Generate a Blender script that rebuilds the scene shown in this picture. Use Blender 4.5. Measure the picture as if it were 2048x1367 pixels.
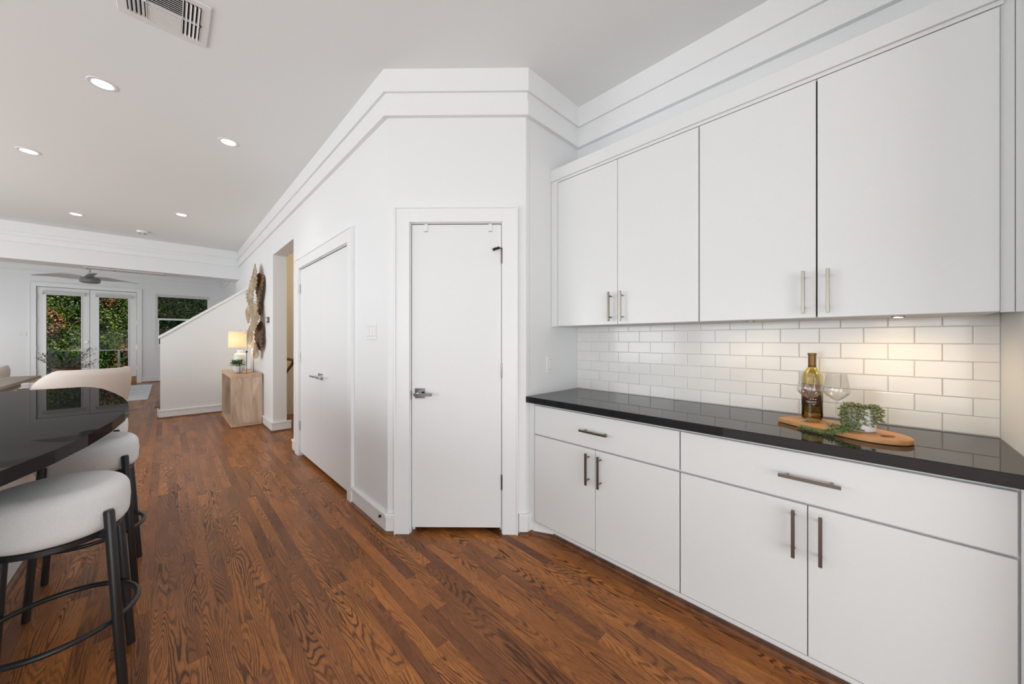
import bpy, bmesh, math, random
from mathutils import Vector, Matrix, noise
R = math.radians
PI = math.pi
random.seed(7)
scn = bpy.context.scene
for o in list(bpy.data.objects):
    bpy.data.objects.remove(o)
C = scn.collection

# ------------------------------------------------------------------ camera
FPX = 705.0
TH = math.atan2(689, 705)
cam_d = bpy.data.cameras.new('camera')
cam_d.sensor_fit = 'HORIZONTAL'
cam_d.sensor_width = 36.0
cam_d.lens = FPX / 2048 * 36.0
cam_d.shift_y = -5.5 / 2048
cam_d.clip_start = 0.05
cam_d.clip_end = 200
cam = bpy.data.objects.new('camera', cam_d)
C.objects.link(cam)
cam.location = (0, 0, 1.283)
cam.rotation_euler = (R(90), 0, -TH)
scn.camera = cam

# ------------------------------------------------------------------ view / world
vs = scn.view_settings
vs.view_transform = 'Standard'
vs.look = 'None'
vs.gamma = 1.0
vs.use_curve_mapping = False
vs.exposure = 0.02

world = bpy.data.worlds.new('world')
scn.world = world
world.use_nodes = True
wn = world.node_tree.nodes
wl = world.node_tree.links
wn.clear()
wo = wn.new('ShaderNodeOutputWorld')
wb = wn.new('ShaderNodeBackground')
ws = wn.new('ShaderNodeTexSky')
ws.sky_type = 'NISHITA'
ws.sun_disc = False
ws.sun_elevation = R(48)
ws.sun_rotation = R(200)
wb.inputs['Strength'].default_value = 0.10
wl.new(ws.outputs[0], wb.inputs['Color'])
wl.new(wb.outputs[0], wo.inputs['Surface'])

def lamp(name, typ, loc, energy, color=(1, 1, 1), rot=(0, 0, 0), **kw):
    d = bpy.data.lights.new(name, typ)
    d.energy = energy
    d.color = color
    for k, v in kw.items():
        setattr(d, k, v)
    o = bpy.data.objects.new(name, d)
    C.objects.link(o)
    o.location = loc
    o.rotation_euler = rot
    return o

SUNC = (1.0, 0.93, 0.80)
lamp('sun', 'SUN', (0, 0, 20), 4.6, SUNC, (R(48), 0, R(22)), angle=R(0.6))
# added area fills imitating window daylight; the walls behind and left have no windows
FILLS = []
FILLS.append(lamp('fill_light_back', 'AREA', (-1.7, -3.1, 0.95), 132, (0.90, 0.965, 1.0), (R(83), 0, 0), shape='RECTANGLE', size=5.0, size_y=1.8))
FILLS.append(lamp('fill_light_left', 'AREA', (-4.4, 0.6, 1.15), 92, (0.90, 0.965, 1.0), (R(86), 0, R(-90)), shape='RECTANGLE', size=4.4, size_y=2.0))
FILLS.append(lamp('fill_light_dining', 'AREA', (-4.4, 5.6, 1.3), 132, (0.92, 0.97, 1.0), (R(95), 0, R(-90)), shape='RECTANGLE', size=4.4, size_y=2.2))
FILLS.append(lamp('fill_light_living', 'AREA', (-4.4, 12.4, 1.5), 88, (0.94, 0.98, 1.0), (R(100), 0, R(-90)), shape='RECTANGLE', size=4.4, size_y=2.4))

# ------------------------------------------------------------------ materials
def new_mat(name):
    m = bpy.data.materials.new(name)
    m.use_nodes = True
    return m, m.node_tree.nodes, m.node_tree.links, m.node_tree.nodes['Principled BSDF']

def sset(b, **kw):
    for k, v in kw.items():
        n = k.replace('_', ' ')
        if n in b.inputs:
            b.inputs[n].default_value = v

def plain(name, col, rough=0.5, metal=0.0, bump=0.0, bscale=60, ior=None, spec=None, var=0.0, stretch=(1, 1, 1)):
    m, n, l, b = new_mat(name)
    c4 = (*col, 1)
    b.inputs['Base Color'].default_value = c4
    b.inputs['Roughness'].default_value = rough
    b.inputs['Metallic'].default_value = metal
    if ior: b.inputs['IOR'].default_value = ior
    if spec is not None: b.inputs['Specular IOR Level'].default_value = spec
    tc = n.new('ShaderNodeTexCoord')
    mp = n.new('ShaderNodeMapping')
    mp.inputs['Scale'].default_value = stretch
    nz = n.new('ShaderNodeTexNoise')
    nz.inputs['Scale'].default_value = bscale
    nz.inputs['Detail'].default_value = 4
    l.new(tc.outputs['Object'], mp.inputs[0]); l.new(mp.outputs[0], nz.inputs['Vector'])
    if bump:
        bp = n.new('ShaderNodeBump')
        bp.inputs['Strength'].default_value = bump
        bp.inputs['Distance'].default_value = 0.002
        l.new(nz.outputs[0], bp.inputs['Height']); l.new(bp.outputs[0], b.inputs['Normal'])
    mx = n.new('ShaderNodeMix'); mx.data_type = 'RGBA'
    v = max(var, 0.015)
    mx.inputs[6].default_value = (*[min(1, c * (1 - v)) for c in col], 1)
    mx.inputs[7].default_value = (*[min(1, c * (1 + v)) for c in col], 1)
    l.new(nz.outputs[0], mx.inputs[0]); l.new(mx.outputs[2], b.inputs['Base Color'])
    return m

M = {}
M['wall'] = plain('wall_paint', (0.80, 0.81, 0.815), 0.55, bump=0.06, bscale=180)
M['ceil'] = plain('ceiling_paint', (0.84, 0.86, 0.855), 0.8, bump=0.05, bscale=150)
M['trim'] = plain('trim_paint', (0.825, 0.833, 0.838), 0.35)
M['cream'] = plain('stairwell_paint', (0.80, 0.74, 0.62), 0.6, bump=0.05, bscale=150)
M['door'] = plain('door_paint', (0.79, 0.80, 0.805), 0.4)
M['cab'] = plain('cabinet_lacquer', (0.735, 0.75, 0.745), 0.28)
M['cabin'] = plain('cabinet_frame', (0.66, 0.66, 0.66), 0.45)
M['gap_shade'] = plain('plate_gap_shade', (0.35, 0.35, 0.35), 0.7)  # grey that paints the shadow gap around switch rockers
M['rawwood'] = plain('raw_wood_edge', (0.10, 0.05, 0.025), 0.7, var=0.3)
def stone(name, refl, ior=1.5):
    m = bpy.data.materials.new(name); m.use_nodes = True
    n = m.node_tree.nodes; l = m.node_tree.links; n.clear()
    o = n.new('ShaderNodeOutputMaterial'); ad = n.new('ShaderNodeAddShader'); d = n.new('ShaderNodeBsdfDiffuse'); g = n.new('ShaderNodeBsdfGlossy')
    z = n.new('ShaderNodeTexNoise'); z.inputs['Scale'].default_value = 260
    cr = n.new('ShaderNodeValToRGB'); cr.color_ramp.elements[0].color = (0.008, 0.008, 0.009, 1); cr.color_ramp.elements[1].color = (0.020, 0.020, 0.022, 1)
    l.new(z.outputs[0], cr.inputs[0]); l.new(cr.outputs[0], d.inputs[0])
    fr = n.new('ShaderNodeFresnel'); fr.inputs[0].default_value = ior
    mc = n.new('ShaderNodeMix'); mc.data_type = 'RGBA'; mc.inputs[6].default_value = (0, 0, 0, 1); mc.inputs[7].default_value = (*refl, 1)
    l.new(fr.outputs[0], mc.inputs[0]); l.new(mc.outputs[2], g.inputs[0])
    g.inputs['Roughness'].default_value = 0.02
    l.new(d.outputs[0], ad.inputs[0]); l.new(g.outputs[0], ad.inputs[1]); l.new(ad.outputs[0], o.inputs[0])
    return m
M['granite'] = stone('black_polished_stone', (0.85, 0.85, 0.85), 1.5)
M['island_stone'] = stone('dark_grey_polished_stone', (0.30, 0.285, 0.265), 1.5)
M['granite_edge'] = M['granite']
M['tile'] = plain('glazed_white_tile', (0.82, 0.81, 0.79), 0.12, bump=0.12, bscale=9)
M['grout'] = plain('pale_grout', (0.74, 0.71, 0.67), 0.9, bump=0.3, bscale=300)
M['bronze'] = plain('brushed_metal_dark', (0.20, 0.175, 0.15), 0.32, 1.0, bump=0.1, bscale=400, stretch=(1, 1, 0.05))  # same metal as the brighter pulls, dark reflections put into its colour
M['nickel'] = plain('brushed_metal_bright', (0.33, 0.315, 0.265), 0.36, 1.0, bump=0.1, bscale=400, stretch=(1, 1, 0.05))  # lighter copy of the pull metal, bright reflections put into the colour
M['chrome'] = plain('polished_chrome', (0.62, 0.62, 0.63), 0.08, 1.0)
M['darkchrome'] = plain('dark_polished_nickel', (0.25, 0.25, 0.26), 0.12, 1.0)
M['steel'] = plain('satin_steel', (0.5, 0.5, 0.5), 0.35, 1.0)
M['black'] = plain('black_metal', (0.018, 0.018, 0.019), 0.38)
M['blackvoid'] = plain('dark_fill', (0.01, 0.01, 0.01), 0.9)  # near-black colour painted where gaps and recesses would be in shade
M['plastic'] = plain('white_plastic', (0.80, 0.80, 0.79), 0.3)
M['boucle'] = plain('white_boucle_fabric', (0.86, 0.86, 0.85), 0.95, bump=1.0, bscale=330, var=0.08)
M['beige'] = plain('beige_fabric', (0.76, 0.69, 0.63), 0.9, bump=0.5, bscale=300, var=0.05)
M['tanleather'] = plain('tan_fabric', (0.46, 0.33, 0.24), 0.8, bump=0.4, bscale=300, var=0.05)
M['rug'] = plain('pale_rug', (0.72, 0.72, 0.74), 0.95, bump=0.8, bscale=90, var=0.05)
M['rugline'] = plain('rug_grey_line', (0.35, 0.36, 0.40), 0.95)
M['ceramic'] = plain('white_ceramic', (0.82, 0.81, 0.79), 0.2)
M['potwhite'] = plain('white_pot', (0.78, 0.78, 0.78), 0.35)
M['wax'] = plain('white_wax', (0.85, 0.84, 0.81), 0.4)
M['soil'] = plain('soil', (0.03, 0.02, 0.012), 0.9, bump=0.5)
M['iron'] = plain('dark_iron', (0.03, 0.025, 0.022), 0.5, 0.6)
M['nozzle'] = M['iron']
M['gold'] = plain('champagne_metal', (0.68, 0.56, 0.41), 0.42, 0.45, bump=0.4, bscale=30, var=0.25)
M['darkgold'] = plain('antique_bronze_metal', (0.30, 0.19, 0.10), 0.4, 0.6, bump=0.4, bscale=30, var=0.4)
M['rose'] = plain('brown_thermostat', (0.16, 0.09, 0.06), 0.4)
M['silver'] = plain('fan_grey', (0.50, 0.50, 0.48), 0.4, 0.3)
M['fanmotor'] = plain('fan_grille', (0.22, 0.22, 0.21), 0.5, 0.3)
M['deck'] = plain('deck_concrete', (0.25, 0.25, 0.24), 0.8, bump=0.3)
M['pot_brown'] = plain('brown_pot', (0.10, 0.04, 0.02), 0.4, var=0.2)
M['basket'] = plain('orange_wood_bowl', (0.34, 0.15, 0.05), 0.5, var=0.2)
M['olive'] = plain('olive_leaves', (0.10, 0.12, 0.085), 0.6, var=0.3, bscale=5)
M['olivewood'] = plain('olive_bark', (0.12, 0.09, 0.06), 0.8)
M['fern'] = plain('bright_leaves', (0.09, 0.22, 0.045), 0.5, var=0.4, bscale=20)
M['succ'] = plain('succulent_leaves', (0.20, 0.225, 0.09), 0.4, var=0.5, bscale=25)
M['succ2'] = plain('succulent_trailing_leaves', (0.10, 0.20, 0.06), 0.45, var=0.5, bscale=25)
M['stem'] = plain('green_stem', (0.12, 0.13, 0.05), 0.6)
M['shade_roll'] = plain('roller_shade', (0.62, 0.62, 0.60), 0.7)
M['capsule'] = plain('bottle_foil', (0.17, 0.085, 0.018), 0.3, 0.3)

def emis(name, col, st):
    m, n, l, b = new_mat(name)
    b.inputs['Base Color'].default_value = (*col, 1)
    b.inputs['Emission Color'].default_value = (*col, 1)
    b.inputs['Emission Strength'].default_value = st
    return m
M['led'] = emis('downlight_diffuser', (1.0, 0.97, 0.93), 14)
M['puck'] = emis('under_cabinet_led', (1.0, 0.82, 0.58), 12)

def glass(name, col, rough=0.0, ior=1.45):
    m, n, l, b = new_mat(name)
    b.inputs['Base Color'].default_value = (*col, 1)
    b.inputs['Roughness'].default_value = rough
    b.inputs['IOR'].default_value = ior
    b.inputs['Transmission Weight'].default_value = 1.0
    return m
def thin_glass():
    m = bpy.data.materials.new('thin_clear_glass'); m.use_nodes = True
    n = m.node_tree.nodes; l = m.node_tree.links; n.clear()
    o = n.new('ShaderNodeOutputMaterial'); mix = n.new('ShaderNodeMixShader'); t = n.new('ShaderNodeBsdfTransparent'); g = n.new('ShaderNodeBsdfGlossy')
    w = n.new('ShaderNodeLayerWeight'); w.inputs[0].default_value = 0.5
    p = n.new('ShaderNodeMath'); p.operation = 'POWER'; p.inputs[1].default_value = 2.6
    a = n.new('ShaderNodeMath'); a.operation = 'MULTIPLY_ADD'; a.inputs[1].default_value = 0.75; a.inputs[2].default_value = 0.035
    t.inputs[0].default_value = (0.955, 0.955, 0.95, 1); g.inputs['Roughness'].default_value = 0.01; g.inputs[0].default_value = (0.95, 0.95, 0.95, 1)
    l.new(w.outputs['Facing'], p.inputs[0]); l.new(p.outputs[0], a.inputs[0]); l.new(a.outputs[0], mix.inputs[0])
    l.new(t.outputs[0], mix.inputs[1]); l.new(g.outputs[0], mix.inputs[2]); l.new(mix.outputs[0], o.inputs[0])
    return m
M['glass'] = thin_glass()
M['bottle'] = glass('amber_green_glass', (0.78, 0.66, 0.26), 0.0, 1.5)
# thin window pane: mostly transparent, faint reflection
def pane_mat():
    m = bpy.data.materials.new('window_pane'); m.use_nodes = True
    n = m.node_tree.nodes; l = m.node_tree.links; n.clear()
    o = n.new('ShaderNodeOutputMaterial'); mix = n.new('ShaderNodeMixShader'); t = n.new('ShaderNodeBsdfTransparent')
    g = n.new('ShaderNodeBsdfGlossy'); f = n.new('ShaderNodeFresnel')
    f.inputs[0].default_value = 1.12; g.inputs['Roughness'].default_value = 0.02
    t.inputs[0].default_value = (0.93, 0.96, 0.95, 1)
    l.new(f.outputs[0], mix.inputs[0]); l.new(t.outputs[0], mix.inputs[1]); l.new(g.outputs[0], mix.inputs[2]); l.new(mix.outputs[0], o.inputs[0])
    return m
M['pane'] = pane_mat()
def rail_mat():
    m = M['pane'].copy(); m.name = 'rail_glass'
    for x in m.node_tree.nodes:
        if x.type == 'BSDF_TRANSPARENT': x.inputs[0].default_value = (0.62, 0.78, 0.74, 1)
    return m
M['railglass'] = rail_mat()

# lamp shade: translucent fabric lit by the bulb inside
m, n, l, b = new_mat('linen_shade')
n.remove(b)
df = n.new('ShaderNodeBsdfDiffuse'); tr = n.new('ShaderNodeBsdfTranslucent'); mx = n.new('ShaderNodeMixShader')
df.inputs[0].default_value = (0.85, 0.80, 0.70, 1); tr.inputs[0].default_value = (0.95, 0.83, 0.64, 1)
mx.inputs[0].default_value = 0.5
l.new(df.outputs[0], mx.inputs[1]); l.new(tr.outputs[0], mx.inputs[2])
l.new(mx.outputs[0], n['Material Output'].inputs[0])
M['linen'] = m

def oak_mat(name, use_attr, light, dark, grain, space='plank'):
    """Stained oak: cathedral figure from contour lines of a stretched noise, plus open pores."""
    m, n, l, b = new_mat(name)
    geo = n.new('ShaderNodeNewGeometry')
    at = n.new('ShaderNodeAttribute'); at.attribute_name = 'rnd'
    rnd = at.outputs['Fac']
    def math_(op, a, c=None, d=None):
        x = n.new('ShaderNodeMath'); x.operation = op
        for i, v in enumerate((a, c, d)):
            if v is None: continue
            if isinstance(v, (int, float)): x.inputs[i].default_value = v
            else: l.new(v, x.inputs[i])
        return x.outputs[0]
    off = n.new('ShaderNodeCombineXYZ')
    l.new(math_('MULTIPLY', rnd, 37.0), off.inputs[0]); l.new(math_('MULTIPLY', rnd, 91.0), off.inputs[1]); l.new(math_('MULTIPLY', rnd, 53.0), off.inputs[2])
    add = n.new('ShaderNodeVectorMath'); add.operation = 'ADD'
    l.new(geo.outputs['Position'], add.inputs[0]); l.new(off.outputs[0], add.inputs[1])
    def noise_(scale, detail, vec, sc):
        mp = n.new('ShaderNodeMapping'); mp.inputs['Scale'].default_value = sc
        l.new(vec, mp.inputs[0])
        z = n.new('ShaderNodeTexNoise'); z.inputs['Scale'].default_value = scale; z.inputs['Detail'].default_value = detail
        z.inputs['Roughness'].default_value = 0.5
        l.new(mp.outputs[0], z.inputs['Vector'])
        return z.outputs[0]
    base = noise_(1.0, 0.8, add.outputs[0], (12, 1.15, 1))
    wob = noise_(1.0, 3.0, add.outputs[0], (70, 14, 1))
    ph = math_('MULTIPLY_ADD', base, 185.0, math_('MULTIPLY', wob, 5.0))
    ring = math_('SINE', ph)
    ring = math_('MULTIPLY_ADD', ring, 0.5, 0.5)
    ring = math_('POWER', ring, 2.4)
    strength = noise_(1.0, 1.0, add.outputs[0], (6, 1.6, 1))
    st = n.new('ShaderNodeMapRange'); st.inputs[1].default_value = 0.36; st.inputs[2].default_value = 0.66
    st.inputs[3].default_value = 0.35; st.inputs[4].default_value = 1.0
    l.new(strength, st.inputs[0])
    ringm = math_('MULTIPLY', ring, st.outputs[0])
    pore = noise_(1.0, 2.0, add.outputs[0], (520, 28, 1))
    pr = n.new('ShaderNodeMapRange'); pr.inputs[1].default_value = 0.50; pr.inputs[2].default_value = 0.70
    l.new(pore, pr.inputs[0])
    # per-plank tone
    cr = n.new('ShaderNodeValToRGB')
    e = cr.color_ramp.elements
    e[0].position = 0.0; e[0].color = (*dark, 1)
    e[1].position = 1.0; e[1].color = (*light, 1)
    x = cr.color_ramp.elements.new(0.35); x.color = (*[(a * 0.45 + c * 0.55) for a, c in zip(dark, light)], 1)
    wn_ = n.new('ShaderNodeTexWhiteNoise'); wn_.noise_dimensions = '1D'
    l.new(math_('MULTIPLY', rnd, 911.0), wn_.inputs['W'])
    l.new(wn_.outputs[0], cr.inputs[0])
    cloud = noise_(1.0, 3.0, add.outputs[0], (14, 3, 1))
    m1 = n.new('ShaderNodeMix'); m1.data_type = 'RGBA'; m1.blend_type = 'MULTIPLY'; m1.inputs[0].default_value = 0.55
    l.new(cr.outputs[0], m1.inputs[6])
    cc = n.new('ShaderNodeValToRGB'); cc.color_ramp.elements[0].color = (0.62, 0.55, 0.55, 1); cc.color_ramp.elements[1].color = (1.25, 1.2, 1.15, 1)
    cc.color_ramp.elements[0].position = 0.3; cc.color_ramp.elements[1].position = 0.7
    l.new(cloud, cc.inputs[0]); l.new(cc.outputs[0], m1.inputs[7])
    m2 = n.new('ShaderNodeMix'); m2.data_type = 'RGBA'
    l.new(math_('MULTIPLY', ringm, 0.92), m2.inputs[0]); l.new(m1.outputs[2], m2.inputs[6]); m2.inputs[7].default_value = (*grain, 1)
    m3 = n.new('ShaderNodeMix'); m3.data_type = 'RGBA'
    l.new(math_('MULTIPLY', pr.outputs[0], 0.45), m3.inputs[0]); l.new(m2.outputs[2], m3.inputs[6]); m3.inputs[7].default_value = (*grain, 1)
    l.new(m3.outputs[2], b.inputs['Base Color'])
    rr = n.new('ShaderNodeMapRange'); rr.inputs[3].default_value = 0.27; rr.inputs[4].default_value = 0.42
    l.new(ringm, rr.inputs[0]); l.new(rr.outputs[0], b.inputs['Roughness'])
    bp = n.new('ShaderNodeBump'); bp.inputs['Strength'].default_value = 0.25; bp.inputs['Distance'].default_value = 0.0006
    hh = math_('MULTIPLY_ADD', ringm, -1.0, math_('MULTIPLY', pr.outputs[0], -0.6))
    l.new(hh, bp.inputs['Height']); l.new(bp.outputs[0], b.inputs['Normal'])
    b.inputs['Specular IOR Level'].default_value = 0.26
    return m
M['oak'] = oak_mat('stained_oak', True, (0.53, 0.200, 0.052), (0.215, 0.080, 0.032), (0.045, 0.015, 0.006))

def wood_mat(name, c1, c2, scale=(3, 3, 18), rough=0.5, rings=9, axis=(1, 1, 0.12)):
    m, n, l, b = new_mat(name)
    tc = n.new('ShaderNodeTexCoord'); mp = n.new('ShaderNodeMapping'); mp.inputs['Scale'].default_value = axis
    nz = n.new('ShaderNodeTexNoise'); nz.inputs['Scale'].default_value = rings; nz.inputs['Detail'].default_value = 5; nz.inputs['Distortion'].default_value = 0.8
    cr = n.new('ShaderNodeValToRGB')
    cr.color_ramp.elements[0].position = 0.32; cr.color_ramp.elements[0].color = (*c2, 1)
    cr.color_ramp.elements[1].position = 0.66; cr.color_ramp.elements[1].color = (*c1, 1)
    oi = n.new('ShaderNodeObjectInfo'); sc = n.new('ShaderNodeVectorMath'); sc.operation = 'SCALE'; cb = n.new('ShaderNodeCombineXYZ'); ad = n.new('ShaderNodeVectorMath'); ad.operation = 'ADD'
    for k_ in range(3): l.new(oi.outputs['Random'], cb.inputs[k_])
    l.new(cb.outputs[0], sc.inputs[0]); sc.inputs['Scale'].default_value = 23.0
    l.new(tc.outputs['Object'], ad.inputs[0]); l.new(sc.outputs[0], ad.inputs[1])
    l.new(ad.outputs[0], mp.inputs[0]); l.new(mp.outputs[0], nz.inputs['Vector']); l.new(nz.outputs[0], cr.inputs[0])
    l.new(cr.outputs[0], b.inputs['Base Color'])
    b.inputs['Roughness'].default_value = rough
    return m
M['mango'] = wood_mat('pale_mango_wood', (0.74, 0.56, 0.41), (0.36, 0.26, 0.19), rings=11, rough=0.55, axis=(1, 1, 0.16))
M['mango_top'] = wood_mat('pale_mango_wood_top', (0.70, 0.48, 0.31), (0.48, 0.32, 0.21), rings=8, rough=0.5, axis=(1, 0.12, 1))
M['greywood'] = wood_mat('grey_brown_table_wood', (0.34, 0.28, 0.22), (0.20, 0.165, 0.13), rings=10, rough=0.45, axis=(1, 0.08, 1))
M['acacia'] = wood_mat('acacia_board_wood', (0.68, 0.36, 0.14), (0.40, 0.17, 0.06), rings=14, rough=0.45, axis=(0.16, 1, 1))
M['coffeewood'] = wood_mat('coffee_table_wood', (0.45, 0.30, 0.17), (0.3, 0.19, 0.1), rings=8)
M['brownwood'] = wood_mat('stained_trim_wood', (0.20, 0.075, 0.03), (0.09, 0.035, 0.016), rings=14, rough=0.35, axis=(1, 1, 1))
M['stepwood'] = wood_mat('golden_step_wood', (0.42, 0.23, 0.08), (0.3, 0.15, 0.05), rings=8)
M['railwood'] = wood_mat('handrail_wood', (0.26, 0.075, 0.02), (0.15, 0.04, 0.012), rings=12, rough=0.3)

# ------------------------------------------------------------------ mesh helpers (all in world coordinates)
def BM():
    return bmesh.new()

def box(bm, x0, x1, y0, y1, z0, z1, bev=0.0, seg=1):
    r = bmesh.ops.create_cube(bm, size=1)
    vs_ = r['verts']
    bmesh.ops.scale(bm, vec=(x1 - x0, y1 - y0, z1 - z0), verts=vs_)
    bmesh.ops.translate(bm, vec=((x0 + x1) / 2, (y0 + y1) / 2, (z0 + z1) / 2), verts=vs_)
    if bev > 0:
        es = list({e for v in vs_ for e in v.link_edges})
        bmesh.ops.bevel(bm, geom=es, offset=bev, segments=seg, profile=0.5, affect='EDGES')
    return bm

def prism(bm, pts, z0, z1, bev=0.0, seg=2):
    """polygon (CCW from above) extruded from z0 to z1"""
    vb = [bm.verts.new((x, y, z0)) for x, y in pts]
    vt = [bm.verts.new((x, y, z1)) for x, y in pts]
    nn = len(pts)
    ft = bm.faces.new(vt); fb = bm.faces.new(vb[::-1])
    for i in range(nn):
        bm.faces.new((vb[i], vb[(i + 1) % nn], vt[(i + 1) % nn], vt[i]))
    if bev:
        bmesh.ops.bevel(bm, geom=list(ft.edges) + list(fb.edges), offset=bev, segments=seg, profile=0.5, affect='EDGES')
    return bm

def tube(bm, pts, r, seg=10, cap=True, closed=False):
    pts = [Vector(p) for p in pts]
    rs = r if isinstance(r, (list, tuple)) else [r] * len(pts)
    rings = []
    nn = len(pts)
    up = Vector((0, 0, 1))
    prev = None
    for i, p in enumerate(pts):
        if closed: d = pts[(i + 1) % nn] - pts[i - 1]
        else: d = pts[min(i + 1, nn - 1)] - pts[max(i - 1, 0)]
        d.normalize()
        if prev is None:
            a = up.cross(d)
            if a.length < 1e-3: a = Vector((1, 0, 0)).cross(d)
        else:
            a = prev - d * prev.dot(d)
        a.normalize(); prev = a
        bb = d.cross(a)
        rings.append([bm.verts.new(p + (a * math.cos(2 * PI * k / seg) + bb * math.sin(2 * PI * k / seg)) * rs[i]) for k in range(seg)])
    m_ = nn if closed else nn - 1
    for i in range(m_):
        A, B = rings[i], rings[(i + 1) % nn]
        for k in range(seg):
            bm.faces.new((A[k], A[(k + 1) % seg], B[(k + 1) % seg], B[k]))
    if cap and not closed:
        bm.faces.new(rings[0][::-1]); bm.faces.new(rings[-1])
    return bm

def lathe(bm, prof, cx=0, cy=0, cz=0, seg=32, closed_prof=False):
    """prof: list of (r, z)"""
    rings = []
    for r, z in prof:
        if r < 1e-5:
            rings.append([bm.verts.new((cx, cy, cz + z))])
        else:
            rings.append([bm.verts.new((cx + r * math.cos(2 * PI * k / seg), cy + r * math.sin(2 * PI * k / seg), cz + z)) for k in range(seg)])
    L = len(rings)
    rng = range(L) if closed_prof else range(L - 1)
    for i in rng:
        A, B = rings[i], rings[(i + 1) % L]
        for k in range(seg):
            k2 = (k + 1) % seg
            if len(A) == 1 and len(B) == 1: continue
            if len(A) == 1: bm.faces.new((A[0], B[k2], B[k]))
            elif len(B) == 1: bm.faces.new((A[k], A[k2], B[0]))
            else: bm.faces.new((A[k], A[k2], B[k2], B[k]))
    return bm

def miter(poly, o):
    """offset an open polyline to its right-hand side by o"""
    out = []
    P = [Vector(p) for p in poly]
    def nrm(a, b):
        d = (b - a).normalized()
        return Vector((d.y, -d.x))
    for i, p in enumerate(P):
        if i == 0: nn_ = nrm(P[0], P[1]); out.append(p + nn_ * o)
        elif i == len(P) - 1: nn_ = nrm(P[-2], P[-1]); out.append(p + nn_ * o)
        else:
            a, b2 = nrm(P[i - 1], P[i]), nrm(P[i], P[i + 1])
            h = (a + b2).normalized()
            out.append(p + h * (o / max(0.2, h.dot(a))))
    return out

def sweep(bm, poly, prof):
    """prof: closed list of (offset, z); poly walked with the room on its right"""
    cols = []
    lines = [miter(poly, o) for o, z in prof]
    for i in range(len(poly)):
        cols.append([bm.verts.new((lines[j][i].x, lines[j][i].y, prof[j][1])) for j in range(len(prof))])
    nn = len(prof)
    for i in range(len(poly) - 1):
        for j in range(nn):
            bm.faces.new((cols[i][j], cols[i][(j + 1) % nn], cols[i + 1][(j + 1) % nn], cols[i + 1][j]))
    bm.faces.new(cols[0][::-1]); bm.faces.new(cols[-1])
    return bm

def wmat(o):
    m_ = Matrix.LocRotScale(o.location, o.rotation_euler, o.scale)
    return wmat(o.parent) @ m_ if o.parent else m_

def obj(name, bm, mat, parent=None, smooth=False, **tags):
    bmesh.ops.recalc_face_normals(bm, faces=bm.faces)
    if parent is not None:
        bm.transform(wmat(parent).inverted())
    me = bpy.data.meshes.new(name)
    bm.to_mesh(me); bm.free()
    me.materials.append(M[mat] if isinstance(mat, str) else mat)
    if smooth:
        for p in me.polygons: p.use_smooth = True
        if smooth != 'all':
            try: me.set_sharp_from_angle(angle=R(40))
            except Exception: pass
    o = bpy.data.objects.new(name, me)
    C.objects.link(o)
    if parent is not None: o.parent = parent
    for k, v in tags.items(): o[k] = v
    return o

def thing(name, label, cat, loc=(0, 0, 0), rz=0, group=None):
    o = bpy.data.objects.new(name, None)
    C.objects.link(o)
    o.empty_display_size = 0.05
    o.location = loc; o.rotation_euler = (0, 0, rz)
    o['label'] = label; o['category'] = cat
    if group: o['group'] = group
    return o

def tag(o, label, cat, group=None, kind=None):
    o['label'] = label; o['category'] = cat
    if group: o['group'] = group
    if kind: o['kind'] = kind
    return o

def struct(name, bm, mat, label=None, parent=None, smooth=False, cat=None):
    o = obj(name, bm, mat, parent, smooth)
    if parent is None:
        o['kind'] = 'structure'
        if label: o['label'] = label
        o['category'] = cat or name.split('_')[0]
    return o

def copy_tree(o, parent=None):
    c = o.copy(); C.objects.link(c)
    c.parent = parent
    for ch in [x for x in list(bpy.data.objects) if x.parent == o]:
        copy_tree(ch, c)
    return c

def wall_y(bm, x0, x1, ya, yb, za, zb, holes):
    """slab lying along Y (thin in X) with rectangular holes (y0,y1,z0,z1)"""
    ys = sorted({ya, yb, *[h[0] for h in holes], *[h[1] for h in holes]})
    for a, b in zip(ys[:-1], ys[1:]):
        hs = [h for h in holes if h[0] <= a + 1e-6 and h[1] >= b - 1e-6]
        if not hs: box(bm, x0, x1, a, b, za, zb)
        else:
            h = hs[0]
            if h[2] > za + 1e-4: box(bm, x0, x1, a, b, za, h[2])
            if h[3] < zb - 1e-4: box(bm, x0, x1, a, b, h[3], zb)
    return bm

def wall_x(bm, y0, y1, xa, xb, za, zb, holes):
    xs = sorted({xa, xb, *[h[0] for h in holes], *[h[1] for h in holes]})
    for a, b in zip(xs[:-1], xs[1:]):
        hs = [h for h in holes if h[0] <= a + 1e-6 and h[1] >= b - 1e-6]
        if not hs: box(bm, a, b, y0, y1, za, zb)
        else:
            h = hs[0]
            if h[2] > za + 1e-4: box(bm, a, b, y0, y1, za, h[2])
            if h[3] < zb - 1e-4: box(bm, a, b, y0, y1, h[3], zb)
    return bm

# diagonal frame of the pantry face: local x = s along the face, local y = into the wall
PD = 2.330
PM = Matrix.Translation((PD * math.sqrt(.5), PD * math.sqrt(.5), 0)) @ Matrix.Rotation(R(-45), 4, 'Z')
def diag(bm):
    bm.transform(PM); return bm
def pdl(s, y=0.0, z=0.0):
    return PM @ Vector((s, y, z))

# ------------------------------------------------------------------ key dimensions
ZC = 3.05           # kitchen / hall ceiling
XH = 1.045          # hall wall face
XR = 2.275          # cabinet wall face
YS = 1.600          # side wall face of the pantry
P1 = (XH, PD * math.sqrt(2) - XH)
P2 = (PD * math.sqrt(2) - YS, YS)
YR = -0.340         # return wall at the right end
YB = 9.02           # beam face
YF = 15.2           # far wall of the living room
ZL = 3.265          # living room ceiling
XL = -4.5

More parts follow.
